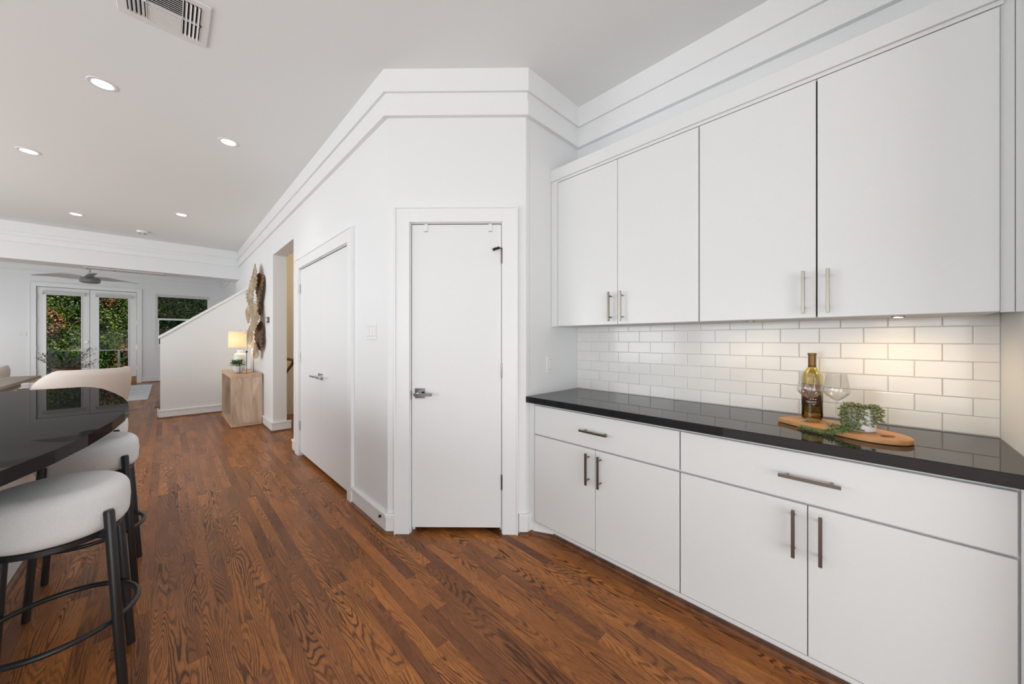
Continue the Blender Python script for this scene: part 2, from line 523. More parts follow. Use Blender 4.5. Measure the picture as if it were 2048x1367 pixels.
# ------------------------------------------------------------------ floor with individual planks
fl = struct('floor', box(BM(), XL - 0.15, 3.6, -3.4, YF + 0.12, -0.12, -0.012), 'blackvoid', 'dark reddish brown oak strip floor running along the hall')
PW = 0.057
GAP = 0.0003
def plank_bm(bm, x, y0, y1, h, lay, rv):
    n0 = len(bm.verts)
    a, b2, c, d = x + GAP / 2, x + PW - GAP / 2, y0 + GAP / 2, y1 - GAP / 2
    e = 0.0003
    v = [bm.verts.new(p) for p in ((a, c, -0.0119), (b2, c, -0.0119), (b2, d, -0.0119), (a, d, -0.0119),
                                   (a, c, h - e), (b2, c, h - e), (b2, d, h - e), (a, d, h - e),
                                   (a + e, c + e, h), (b2 - e, c + e, h), (b2 - e, d - e, h), (a + e, d - e, h))]
    fs = []
    for lo, hi in ((0, 4), (4, 8)):
        for k in range(4):
            fs.append(bm.faces.new((v[lo + k], v[lo + (k + 1) % 4], v[hi + (k + 1) % 4], v[hi + k])))
    fs.append(bm.faces.new(v[8:12]))
    for vv in v: vv[lay] = rv
planks = []
rng = random.Random(11)
x = XL
row = 0
while x < 3.5:
    y = -3.3 - rng.random() * 1.0
    while y < YF:
        L = rng.choice((0.28, 0.38, 0.5, 0.6, 0.75, 0.9, 1.1, 1.3)) * rng.uniform(0.85, 1.15)
        y1 = min(y + L, YF)
        planks.append((x, max(y, -3.3), y1, rng.random()))
        y = y1
    x += PW
def seen_size(p):
    cxp, cyp = p[0] + PW / 2, (p[1] + p[2]) / 2
    if cxp > XR or (cxp > XH and cyp > 2.2): return 0
    if cxp + cyp > 3.2 and cyp < 2.3: return 0
    if cxp > 1.80 and cyp < 1.6: return 0
    f = cxp * math.sin(TH) + cyp * math.cos(TH)
    if f < 0.6: return 0
    t = (cxp * math.cos(TH) - cyp * math.sin(TH)) / f
    if abs(t) > 1.6: return 0
    v = 1.283 / f * FPX
    if v > 760: return 0
    if cxp < -0.60: return 0
    return (p[2] - p[1]) / (f * f)
planks.sort(key=seen_size, reverse=True)
for i, (px, a, b2, rv) in enumerate(planks[:298]):
    if b2 - a < 0.02: continue
    bm = BM(); lay = bm.verts.layers.float.new('rnd')
    plank_bm(bm, px, a, b2, rng.uniform(-0.00012, 0.00012), lay, rv)
    obj('plank', bm, 'oak', fl)
bm = BM(); lay = bm.verts.layers.float.new('rnd')
for (px, a, b2, rv) in planks[298:]:
    if b2 - a < 0.02 or px > XH + 0.4 and a > 9: continue
    plank_bm(bm, px, a, b2, rng.uniform(-0.00012, 0.00012), lay, rv)
obj('distant_planks', bm, 'oak', fl, kind='stuff')

# ------------------------------------------------------------------ ceilings
bm = BM()
box(bm, XL - 0.15, 3.6, -3.4, YB + 0.05, ZC, ZC + 0.12)
struct('ceiling', bm, 'ceil', 'pale grey painted kitchen and hall ceiling')
bm = BM()
box(bm, XL - 0.15, 3.6, 9.5, YF + 0.12, ZL, ZL + 0.12)
struct('ceiling', bm, 'ceil', 'living room ceiling beyond the dropped beam')

# ------------------------------------------------------------------ walls
T = 0.12
wr = struct('wall_right', box(BM(), XR, XR + T, -0.5, YS, 0, ZC), 'wall', 'white wall behind the cabinets with subway tile backsplash')
struct('wall_pantry_side', box(BM(), P2[0] + 0.03, XR, YS, YS + T, 0, ZC), 'wall', 'white wall between pantry door and countertop')
# diagonal wall with the pantry door opening
bm = BM()
sa = (P1[0] - P1[1]) * math.sqrt(.5); sb = (P2[0] - P2[1]) * math.sqrt(.5)
wall_x(bm, 0, 0.09, sa, sb, 0, ZC, [(-0.702, -0.089, 0, 2.054)])
diag(bm)
struct('wall_pantry', bm, 'wall', 'white diagonal wall holding the narrow pantry door')
# corner fillers so that the slabs close
bm = BM()
prism(bm, [P1, (P1[0] + 0.12, P1[1]), (P1[0] + 0.12, P1[1] + 0.05), (P1[0], P1[1] + 0.05)][::1], 0, ZC)
prism(bm, [(P2[0] + 0.001, P2[1]), (P2[0] + 0.031, P2[1]), (P2[0] + 0.031, P2[1] + 0.1)], 0, ZC)
struct('wall_pantry_corner', bm, 'wall', 'white outside corners of the pantry')
# hall wall with closet and stair openings
bm = BM()
wall_y(bm, XH, XH + 0.165, P1[1] + 0.05, YB + 0.48, 0, ZC + 0.1, [(2.944, 4.42, 0, 2.06), (4.69, 5.81, 0, 2.45)])
struct('wall_hall', bm, 'wall', 'long white hall wall with closet doors and stair opening')
# closet + pantry shells, interior shade put into a black colour
bm = BM()
box(bm, XH + 0.80, XH + 0.86, 2.6, 4.62, 0, ZC)
box(bm, XH + 0.10, XH + 0.86, 4.60, 4.66, 0, ZC)
box(bm, XR + 0.0, XR + T, YS, 4.66, 0, ZC)
box(bm, XH + 0.16, XR, 2.75, 2.81, 0, ZC)
struct('wall_closet', bm, 'blackvoid', 'black-coloured shell standing in for the dark inside of the closets')
# stairwell behind the opening
bm = BM()
box(bm, XH + 0.165, 2.6, 4.66, 4.69, 0, ZC)
box(bm, 2.5, 2.6, 4.69, 7.1, 0, ZC)
box(bm, XH + 0.165, 2.6, 7.0, 7.1, 0, ZC)
struct('wall_stairwell', bm, 'cream', 'cream wall of the stairwell seen through the hall opening')
# return wall at the right edge
struct('wall_return', box(BM(), 1.60, 3.52, YR - T, YR, 0, ZC), 'wall', 'white return wall at the right end of the worktop')
# remaining outer walls
struct('wall_left', box(BM(), XL - T, XL, -3.4, YF + T, 0, ZL + 0.1), 'wall', 'left outer wall out of view')
struct('wall_back', box(BM(), XL - T, 3.6, -3.4, -3.28, 0, ZC), 'wall', 'back wall behind the camera')
struct('wall_east', box(BM(), 3.4, 3.52, -3.4, YR, 0, ZC), 'wall', 'outer wall right of the kitchen, out of view')
bm = BM()
DX0, DX1, DZ = -2.44, -0.65, 2.667
WX0, WX1, WZ0, WZ1 = -0.26, 0.985, 1.056, 2.66
wall_x(bm, YF, YF + T, XL, 1.45, 0, ZL + 0.1, [(DX0, DX1, 0, DZ), (WX0, WX1, WZ0, WZ1)])
struct('wall_far', bm, 'wall', 'far white living room wall with french doors and window')
struct('wall_living_right', box(BM(), 1.33, 1.45, 9.5, YF, 0, ZL + 0.1), 'wall', 'right wall of the living room')
struct('trim_1', box(BM(), 1.12, 1.33, YF - 0.06, YF, 0, ZL), 'trim', 'flat white pilaster in the far corner')
# beam
bm = BM()
box(bm, XL, XH, YB, YB + 0.48, 2.495, ZL + 0.1)
box(bm, XH, 1.45, YB + 0.30, YB + 0.48, 2.495, ZL + 0.1)
struct('ceiling_beam', bm, 'wall', 'dropped white beam between hall and living room', cat='beam')

# ------------------------------------------------------------------ crown, base and shoe mouldings
def crown(name, poly, z, label):
    bm = BM()
    sweep(bm, poly, [(0, z), (0.034, z), (0.034, z - 0.148), (0.016, z - 0.148), (0.016, z - 0.210),
                     (0.030, z - 0.210), (0.030, z - 0.302), (0, z - 0.302)])
    struct(name, bm, 'trim', label, cat='crown moulding')
crown('trim_2', [(XL, YB), (XH, YB)], ZC, 'stepped white crown board along the beam')
crown('trim_3', [(XH, YB - 0.04), P1, P2, (XR, YS), (XR, YR), (1.6, YR)], ZC, 'stepped white crown board around hall, pantry and cabinet wall')
crown('trim_4', [(XL, YF), (1.12, YF)], ZL, 'stepped white crown board on the far wall')
crown('trim_5', [(1.33, YF - 0.07), (1.33, 9.6)], ZL, 'stepped white crown board on the living room right wall')

BP = [(0, 0), (0.016, 0), (0.016, 0.108), (0.024, 0.112), (0.024, 0.128), (0.020, 0.133), (0, 0.133)]
def quarter(r=0.019):
    return [(0.0, 0)] + [(0.016 + r * math.cos(a), r * math.sin(a)) for a in [k * PI / 8 for k in range(5)]] + [(0, r)]
def base(name, poly, label, shoe=True, sh_poly=None):
    o = struct(name, sweep(BM(), poly, BP), 'trim', label, cat='baseboard')
    if shoe:
        obj('shoe_moulding', sweep(BM(), sh_poly or poly, quarter()), 'brownwood', o)
    return o
pe = pdl(-0.803)
base('baseboard_hall', [(XH, 2.835), P1, (pe.x, pe.y)], 'white baseboard with brown shoe between closet and pantry door')
base('baseboard_hall_2', [(XH, 4.69), (XH, 4.535)], 'short white baseboard left of the closet doors')
base('baseboard_hall_3', [(XH, 8.06), (XH, 5.81), (1.262, 5.81)], 'white baseboard from the half wall around the stair opening jamb')
pf = pdl(0.021)
base('baseboard_pantry', [(pf.x, pf.y), P2, (1.742, YS)], 'tiny white baseboard between pantry door and cabinets')
base('baseboard_far', [(DX1 + 0.10, YF), (1.12, YF)], 'white baseboard under the far window')
base('baseboard_far_2', [(XL, YF), (DX0 - 0.115, YF)], 'white baseboard left of the french doors')
# outlet hole / door stop on the hall base
o = tag(obj('door_stop', lathe(BM(), [(0, 0), (0.009, 0), (0.009, 0.012), (0.005, 0.014), (0, 0.014)], seg=14), 'iron'), 'small round black door stop on the white baseboard by the pantry corner', 'door stop')
o.rotation_euler = (0, R(-90), 0); o.location = (XH - 0.016, 2.32, 0.092)

# ------------------------------------------------------------------ pantry door
def casing_u(bm, a, b2, top, w, y0=-0.018, band=True):
    """casing around an opening a..b2 up to top, in a frame with -y towards the room"""
    box(bm, a - w, a, y0, 0, 0, top + w, 0.0015)
    box(bm, b2, b2 + w, y0, 0, 0, top + w, 0.0015)
    box(bm, a, b2, y0, 0, top, top + w, 0.0015)
    if band:
        t = 0.010
        box(bm, a - w - 0.001, a - w + t, y0 - 0.007, 0, 0, top + w + 0.001, 0.001)
        box(bm, b2 + w - t, b2 + w + 0.001, y0 - 0.007, 0, 0, top + w + 0.001, 0.001)
        box(bm, a - w + t, b2 + w - t, y0 - 0.007, 0, top + w - t, top + w + 0.001, 0.001)
    return bm
struct('trim_6', diag(casing_u(BM(), -0.702, -0.089, 2.054, 0.100)), 'trim', 'wide flat white casing around the pantry door', cat='door casing')
bm = BM()
box(bm, -0.702, -0.6955, 0, 0.09, 0, 2.054); box(bm, -0.0955, -0.089, 0, 0.09, 0, 2.054); box(bm, -0.6955, -0.0955, 0, 0.09, 2.049, 2.054)
box(bm, -0.6955, -0.683, 0.046, 0.09, 0, 2.049); box(bm, -0.108, -0.0955, 0.046, 0.09, 0, 2.049); box(bm, -0.6955, -0.0955, 0.046, 0.09, 2.036, 2.049)
struct('trim_7', diag(bm), 'trim', 'white jamb and stop of the pantry door', cat='door jamb')
d1 = thing('door_1', 'narrow flat white pantry door with dark lever on the diagonal wall', 'door', pdl(-0.395, 0, 0), R(-45))
d1['kind'] = 'structure'
obj('leaf', diag(box(BM(), -0.692, -0.0985, 0.004, 0.041, 0.036, 2.0425, 0.001)), 'door', d1)
def hinge(parent, f, zc, s, mat='darkchrome', r=0.0055):
    """f maps local bm to world; knuckle hinge at s"""
    bm = BM()
    for k in range(5):
        z0 = zc - 0.05 + k * 0.020
        lathe(bm, [(0, 0.0008), (r, 0.0008), (r, 0.0192), (0, 0.0192)], s, -0.003, z0, seg=10)
    box(bm, s - 0.006, s + 0.006, -0.0005, 0.002, zc - 0.05, zc + 0.05)
    return obj('hinge', f(bm), mat, parent, smooth=True)
for zc in (1.833, 1.076, 0.338):
    hinge(d1, diag, zc, -0.0945)
# hinge-pin stop
bm = BM()
tube(bm, [(-0.094, -0.006, 1.882), (-0.115, -0.020, 1.884), (-0.130, -0.028, 1.876)], 0.0035, 8)
tube(bm, [(-0.112, -0.018, 1.883), (-0.124, -0.030, 1.876)], 0.0085, 10)
tube(bm, [(-0.130, -0.026, 1.877), (-0.150, -0.030, 1.866)], 0.009, 10)
obj('hinge_stop', diag(bm), 'iron', d1, smooth=True)
# lever
hd = obj('door_handle', diag(box(BM(), -0.670, -0.605, -0.005, 0.004, 0.893, 0.958, 0.0015)), 'darkchrome', d1)
bm = BM()
tube(bm, [(-0.640, -0.004, 0.925), (-0.640, -0.050, 0.925)], 0.0115, 14)
obj('spindle', diag(bm), 'chrome', hd, smooth=True)
bm = BM(); box(bm, -0.665, -0.545, -0.060, -0.048, 0.914, 0.932, 0.002)
obj('lever', diag(bm), 'darkchrome', hd)
obj('latch_plate', diag(box(BM(), -0.703, -0.695, -0.0025, 0.02, 0.885, 0.942)), 'steel', d1)
# two over-the-door hooks
hk = None
for i, (s, lab) in enumerate(((-0.597, 'white over-door hook near the top left of the pantry door'), (-0.170, 'white over-door hook near the top right of the pantry door'))):
    t = thing('over_door_hook', lab, 'hook', pdl(s, 0, 2.0425), R(-45), 'over-door hooks on the pantry door')
    bm = BM()
    box(bm, s - 0.012, s + 0.012, -0.0005, 0.0025, 1.996, 2.0440, 0.0006)
    box(bm, s - 0.012, s + 0.012, -0.0005, 0.043, 2.0432, 2.0452)
    obj('strap', diag(bm), 'plastic', t)
    bm = BM(); box(bm, s - 0.012, s + 0.012, -0.006, -0.0006, 1.9945, 1.9985, 0.0005)
    obj('lip', diag(bm), 'steel', t)

# ------------------------------------------------------------------ closet double doors in the hall
def hallm(bm):
    """local: x = along -Y ... here x = y coordinate, y = depth (room at -y) -> world"""
    bm.transform(Matrix(((0, 1, 0, XH), (1, 0, 0, 0), (0, 0, 1, 0), (0, 0, 0, 1))))
    return bm
struct('trim_8', hallm(casing_u(BM(), 2.944, 4.42, 2.06, 0.107)), 'trim', 'wide flat white casing around the double closet doors', cat='door casing')
bm = BM()
box(bm, 2.944, 2.950, 0, 0.12, 0, 2.06); box(bm, 4.414, 4.42, 0, 0.12, 0, 2.06); box(bm, 2.95, 4.414, 0, 0.12, 2.054, 2.06)
struct('trim_9', hallm(bm), 'trim', 'white jamb of the closet doors', cat='door jamb')
for i, (a, b2, lab) in enumerate(((2.952, 3.680, 'right flat white leaf of the hall closet, nearest the pantry'), (3.683, 4.411, 'left flat white leaf of the hall closet with chrome lever'))):
    d = thing('door_%d' % (i + 2), lab, 'door', (XH, (a + b2) / 2, 0)); d['kind'] = 'structure'
    obj('leaf', hallm(box(BM(), a, b2, 0.006, 0.041, 0.040, 2.046, 0.001)), 'door', d)
    for zc in (1.838, 1.085, 0.335):
        hinge(d, hallm, zc, 2.951 if i == 0 else 4.412, 'steel')
    yc = 3.640 if i == 0 else 3.723
    hd = obj('door_handle', hallm(box(BM(), yc - 0.030, yc + 0.030, -0.003, 0.007, 0.895, 0.955, 0.0015)), 'chrome', d)
    bm = BM(); tube(bm, [(yc, -0.002, 0.925), (yc, -0.052, 0.925)], 0.011, 12); obj('spindle', hallm(bm), 'chrome', hd, smooth=True)
    sgn = -1 if i == 0 else 1
    bm = BM()
    y0, y1 = sorted((yc - sgn * 0.015, yc + sgn * 0.110))
    box(bm, y0, y1, -0.060, -0.048, 0.917, 0.933, 0.002)
    obj('lever', hallm(bm), 'chrome', hd)
    if i: obj('catch', hallm(box(BM(), 3.665, 3.700, -0.004, 0.02, 2.046, 2.056)), 'steel', d)
# stair opening: shallow soffit etc. is the wall itself; handrail inside
hr = thing('handrail', 'dark reddish wooden handrail in the cream stairwell', 'handrail', (1.38, 6.6, 0.7))
bm = BM()
tube(bm, [(1.30, 6.38, 0.975), (1.37, 6.44, 0.968), (1.435, 6.50, 0.950), (1.445, 6.50, 0.925), (1.44, 6.55, 0.88), (1.405, 6.7, 0.77), (1.385, 6.85, 0.66)], 0.021, 10)
obj('rail', bm, 'railwood', hr, smooth=True)
bm = BM(); tube(bm, [(1.40, 6.72, 0.74), (1.395, 6.73, 0.69), (1.38, 6.86, 0.66), (1.38, 7.0, 0.66)], 0.007, 8)
obj('bracket', bm, 'steel', hr, smooth=True)
lamp('stairwell_light', 'POINT', (2.0, 5.9, 2.5), 9, (1.0, 0.83, 0.60), shadow_soft_size=0.15)

# switches on the hall wall and others
def plate(name, lab, cat, tr, c, zc, w, h, gangs, loc):
    t = thing(name, lab, cat, loc)
    obj('cover_plate', tr(box(BM(), c - w / 2, c + w / 2, -0.0075, 0, zc - h / 2, zc + h / 2, 0.002, 2)), 'plastic', t)
    g = w / gangs
    for k in range(gangs):
        gc = c - w / 2 + g * (k + 0.5)
        ww = min(0.034, g * 0.72)
        obj('rocker_shade_rim', tr(box(BM(), gc - ww / 2 - 0.0016, gc + ww / 2 + 0.0016, -0.0079, -0.003, zc - 0.0358, zc + 0.0358)), 'gap_shade', t)  # thin grey frame painting a shadow line round the rocker
        bm = BM(); box(bm, gc - ww / 2, gc + ww / 2, -0.0100, -0.004, zc - 0.034, zc + 0.034, 0.0012)
        obj('rocker', tr(bm), 'plastic', t)
    return t
plate('light_switch', 'white three-gang rocker switch plate right of the closet doors', 'light switch', hallm, 2.498, 1.340, 0.152, 0.117, 3, (XH, 2.498, 1.34))
plate('light_switch', 'pale single switch plate below the brown thermostat in the hall', 'light switch', hallm, 6.058, 1.355, 0.08, 0.117, 1, (XH, 6.058, 1.355))
t = thing('thermostat', 'small brown wall thermostat left of the stair opening', 'thermostat', (XH, 6.09, 1.56))
obj('body', hallm(box(BM(), 6.045, 6.135, -0.022, 0, 1.517, 1.603, 0.003)), 'rose', t)
obj('dial', hallm(box(BM(), 6.065, 6.115, -0.026, -0.021, 1.545, 1.578, 0.002)), 'plastic', t)
def sidem(bm):  # side wall y = YS, room towards -y
    bm.transform(Matrix.Translation((0, YS, 0))); return bm
plate('light_switch', 'white single rocker switch on the narrow wall above the worktop', 'light switch', sidem, 1.938, 1.105, 0.072, 0.117, 1, (1.938, YS, 1.105))
def farm(bm):
    bm.transform(Matrix.Translation((0, YF, 0))); return bm
plate('light_switch', 'white switch plate on the far wall left of the french doors', 'light switch', farm, -2.65, 1.42, 0.12, 0.12, 2, (-2.65, YF, 1.42))

# ------------------------------------------------------------------ tiles (backsplash)
obj('grout_bed', box(BM(), XR - 0.006, XR, YR, YS, 0.86, 1.42), 'grout', wr)
TW, THh = 0.1524, 0.0711
TG = 0.0018
tile_meshes = {}
def tile(ya, yb, za, zb):
    w, h = round(yb - ya, 4), round(zb - za, 4)
    key = (w, h)
    if key not in tile_meshes:
        bm = BM()
        # glazed tile with cushioned edge
        e = 0.0022
        X0, X1, X2 = 0.0, -0.0032, -0.0044
        q = [(-w / 2, -h / 2), (w / 2, -h / 2), (w / 2, h / 2), (-w / 2, h / 2)]
        r0 = [bm.verts.new((X0, a, b_)) for a, b_ in q]
        r1 = [bm.verts.new((X1, a, b_)) for a, b_ in q]
        r2 = [bm.verts.new((X2, a * (1 - 2 * e / w), b_ * (1 - 2 * e / h))) for a, b_ in q]
        for A, B in ((r0, r1), (r1, r2)):
            for k in range(4): bm.faces.new((A[k], A[(k + 1) % 4], B[(k + 1) % 4], B[k]))
        bm.faces.new(r2)
        bmesh.ops.recalc_face_normals(bm, faces=bm.faces)
        me = bpy.data.meshes.new('tile'); bm.to_mesh(me); bm.free(); me.materials.append(M['tile'])
        # make sure the face points to the room
        tile_meshes[key] = me
    o = bpy.data.objects.new('tile', tile_meshes[key]); C.objects.link(o); o.parent = wr
    o.location = (XR - 0.006, (ya + yb) / 2, (za + zb) / 2)
    o.rotation_euler = (0, rng.uniform(-0.004, 0.004), rng.uniform(-0.004, 0.004))
for r_ in range(7):
    z0 = 0.909 + r_ * THh
    z1 = min(z0 + THh, 1.40)
    ph = 0.0285 if r_ % 2 == 1 else 0.1055
    k0 = math.floor((YR - ph) / TW)
    yv = ph + k0 * TW
    while yv < YS:
        a, b2 = max(yv, YR), min(yv + TW, YS)
        if b2 - a > 0.012:
            tile(a + TG / 2, b2 - TG / 2, z0 + TG / 2, z1 - TG / 2)
        yv += TW

# ------------------------------------------------------------------ pulls
def pull(parent, axis, xface, yc, zc, L=0.178, mat='bronze'):
    s = 0.0055
    xo = xface - 0.036
    bm = BM()
    if axis == 'z': box(bm, xo - s, xo + s, yc - s, yc + s, zc - L / 2, zc + L / 2, 0.0008)
    else: box(bm, xo - s, xo + s, yc - L / 2, yc + L / 2, zc - s, zc + s, 0.0008)
    h = obj('handle', bm, mat, parent)
    for d in (-0.064, 0.064):
        bm = BM()
        p = (0, 0, d) if axis == 'z' else (0, d, 0)
        tube(bm, [(xface, yc + p[1], zc + p[2]), (xo, yc + p[1], zc + p[2])], 0.0042, 10)
        obj('post', bm, mat, h, smooth=True)
    return h

# ------------------------------------------------------------------ base cabinets
XD = 1.718   # door face
def base_cabinet(ya, yb, lab, hmat, stile_l=0.0, stile_r=0.0):
    """ya > yb ; doors between"""
    t = thing('base_cabinet', lab, 'cabinet', ((XD + XR) / 2, (ya + yb) / 2, 0), 0, 'base cabinets along the right wall')
    bm = BM()
    box(bm, XD + 0.020, XR - 0.002, yb - stile_r, ya + stile_l, 0.080, 0.866)
    obj('carcass', bm, 'cabin', t)
    bm = BM(); box(bm, XD + 0.003, XD + 0.020, yb - stile_r, ya + stile_l, 0.0775, 0.0915)
    obj('bottom_rail', bm, 'cab', t)
    if stile_l: obj('filler_strip', box(BM(), XD + 0.004, XD + 0.020, ya + 0.003, ya + stile_l, 0.0915, 0.866), 'cab', t)
    if stile_r: obj('filler_strip', box(BM(), XD + 0.004, XD + 0.020, yb - stile_r, yb - 0.003, 0.0915, 0.866), 'cab', t)
    # drawer front
    dr = obj('drawer', box(BM(), XD, XD + 0.019, yb + 0.003, ya - 0.003, 0.667, 0.851, 0.0015), 'cab', t)
    pull(dr, 'y', XD, (ya + yb) / 2 - 0.005, 0.762, mat=hmat)
    ym = (ya + yb) / 2
    for a, b2, hy in ((ym + 0.0018, ya - 0.003, ym + 0.039), (yb + 0.003, ym - 0.0018, ym - 0.039)):
        d = obj('door', box(BM(), XD, XD + 0.019, a, b2, 0.0945, 0.658, 0.0015), 'cab', t)
        pull(d, 'z', XD, hy, 0.551, mat=hmat)
    bm = BM(); box(bm, XD + 0.078, XD + 0.090, yb - stile_r, ya + (stile_l if stile_l else 0) * 0, 0.0, 0.082)
    obj('toe_kick', bm, 'trim', t)
    return t
cbA = base_cabinet(1.549, 0.632, 'white base cabinet nearest the pantry with drawer over two doors', 'bronze', stile_l=0.049)
cbB = base_cabinet(0.632, -0.290, 'white base cabinet at the right with drawer over two doors', 'bronze', stile_r=0.048)
# angled toe filler and shoe
bm = BM()
sweep(bm, [(1.742, YS), (1.742, 1.565), (1.799, 1.452)], [(0, 0), (0.0, 0.078), (0.012, 0.078), (0.012, 0.0)])
obj('toe_filler', bm, 'trim', cbA)
struct('trim_12', sweep(BM(), [(P2[0] + 0.03, YS), (1.735, YS), (1.742, 1.565), (1.799, 1.450), (1.797, YR)], quarter()), 'brownwood', 'dark brown shoe moulding along the cabinet toe kick', cat='shoe moulding')

# worktop
ct = BM()
box(ct, 1.690, XR - 0.013, YR, YS, 0.867, 0.907, 0.003, 3)
tag(obj('worktop', ct, 'granite'), 'glossy black stone worktop along the subway tile wall', 'countertop')

# ------------------------------------------------------------------ wall cabinets
XU = 1.950
ZU0, ZU1 = 1.372, 2.376
def wall_cabinet(ya, yb, lab, mats, sl=0.0, gapmat='cab'):
    t = thing('wall_cabinet', lab, 'cabinet', ((XU + XR) / 2, (ya + yb) / 2, ZU0), 0, 'wall cabinets above the backsplash')
    bm = BM()
    box(bm, XU + 0.020, XR - 0.002, yb + 0.0015, ya + sl, ZU0 + 0.001, ZU1 + 0.01)
    obj('carcass', bm, 'cabin', t)
    if sl:
        obj('filler_strip', box(BM(), XU + 0.002, XU + 0.020, ya + 0.0015, ya + sl, ZU0, ZU1 + 0.008, 0.0008), 'cab', t)
    ym = (ya + yb) / 2
    for k, (a, b2, hy) in enumerate(((ym + gapw / 2, ya - 0.0025, ym + 0.041), (yb + 0.0025, ym - gapw / 2, ym - 0.037))):
        d = obj('door', box(BM(), XU, XU + 0.019, a, b2, ZU0 + 0.002, ZU1 - 0.002, 0.0015), 'cab', t)
        pull(d, 'z', XU, hy, 1.481, mat=mats[k])
    if gapw > 0.004: obj('seam_shade_strip', box(BM(), XU + 0.0165, XU + 0.0202, ym - 0.007, ym + 0.007, ZU0 + 0.01, ZU1 - 0.002), 'blackvoid', t)  # black strip painting the shade in the door seam
    return t
gapw = 0.0030
cuA = wall_cabinet(1.540, 0.623, 'white two-door wall cabinet beside the pantry wall', ('bronze', 'nickel'), sl=0.058)
gapw = 0.0050
cuB = wall_cabinet(0.623, -0.294, 'white two-door wall cabinet at the right end', ('nickel', 'nickel'))
bm = BM()
box(bm, XU - 0.006, XU + 0.05, -0.300, YS - 0.001, 2.396, 2.476, 0.001)
box(bm, XU + 0.004, XU + 0.05, -0.300, YS - 0.001, 2.380, 2.396, 0.0005)
box(bm, XU + 0.03, XR, -0.300, YS - 0.001, 2.384, 2.40)
tag(obj('cabinet_cornice', bm, 'cab'), 'flat white cornice board running along the top of the wall cabinets', 'cornice')
# filler panel at the right end
t = thing('end_filler_panel', 'white filler panel between the last wall cabinet and the return wall', 'panel', (XU + 0.03, -0.32, ZU0))
obj('panel', box(BM(), XU + 0.014, XU + 0.032, -0.3225, -0.2938, ZU0, 2.47, 0.0008), 'cab', t)
obj('panel', box(BM(), XU + 0.010, XU + 0.030, YR + 0.0005, -0.3235, ZU0, 2.47, 0.0008), 'cab', t)
obj('backing', box(BM(), XU + 0.034, XR - 0.01, YR + 0.001, -0.297, ZU0 + 0.014, 2.47), 'rawwood', t)

# under cabinet lights
for (yy, en, lab) in ((-0.07, 4.0, 'round puck light glowing under the right end of the wall cabinets'), (0.42, 1.6, 'dim puck light under the middle of the wall cabinets')):
    t = thing('puck_light', lab, 'light', (2.045, yy, 1.372), 0, 'puck lights under the wall cabinets')
    obj('housing', lathe(BM(), [(0, 0.0), (0.019, 0.0), (0.019, -0.003), (0.015, -0.004), (0, -0.004)], 2.045, yy, 1.3728, 24), 'nickel', t, smooth=True)
    if yy < 0.2:
        obj('lens', lathe(BM(), [(0, 0), (0.013, 0), (0.013, -0.001), (0, -0.001)], 2.045, yy, 1.3687, 20), 'puck', t)
    else:
        obj('lens', lathe(BM(), [(0, 0), (0.013, 0), (0.013, -0.001), (0, -0.001)], 2.045, yy, 1.3687, 20), 'plastic', t)
    lamp('puck_lamp', 'SPOT', (2.045, yy, 1.360), en, (1.0, 0.72, 0.40), (0, R(-8), 0), spot_size=R(176), spot_blend=0.8, shadow_soft_size=0.06)

# ------------------------------------------------------------------ things on the worktop
ZT = 0.907
# serving board : axis u from left end to rounded right end
U = Vector((-0.478, -0.878)).normalized(); V = Vector((0.878, -0.478)).normalized()
O2 = Vector((1.984, 0.316))
def bw(u, v): return O2 + U * u + V * v
ang = math.atan2(U.y, U.x)
board = thing('serving_board', 'oval-ended acacia serving board with finger hole on the black worktop', 'serving board', (*bw(0.2, 0.1), ZT), ang)
W_, L_ = 0.195, 0.415
outline = []
def bl(u, v):
    p = bw(u, v); return (p.x, p.y)
pts = []
for k in range(0, 5):
    a = PI + k * (PI / 2) / 4
    pts.append((0.035 + 0.035 * math.cos(a), 0.035 + 0.035 * math.sin(a)))
for k in range(0, 21):
    a = -PI / 2 + k * PI / 20
    pts.append((L_ - 0.125 + 0.125 * math.cos(a), W_ / 2 + W_ / 2 * math.sin(a)))
for k in range(0, 5):
    a = PI / 2 + k * (PI / 2) / 4
    pts.append((0.035 + 0.035 * math.cos(a), W_ - 0.035 + 0.035 * math.sin(a)))
bm = BM()
nH = 28
hc = (0.352, 0.094); hru, hrv = 0.017, 0.028
# build with hole: ring stitching by angular matching
outer = []
for k in range(nH * 2):
    a = 2 * PI * k / (nH * 2)
    dx, dy = math.cos(a), math.sin(a)
    best = None
    for i in range(len(pts)):
        p, q = pts[i], pts[(i + 1) % len(pts)]
        ex, ey = q[0] - p[0], q[1] - p[1]
        den = dx * ey - dy * ex
        if abs(den) < 1e-12: continue
        tt = ((p[0] - hc[0]) * ey - (p[1] - hc[1]) * ex) / den
        ss = ((p[0] - hc[0]) * dy - (p[1] - hc[1]) * dx) / den
        if tt > 0 and -1e-6 <= ss <= 1 + 1e-6 and (best is None or tt < best): best = tt
    outer.append((hc[0] + dx * best, hc[1] + dy * best))
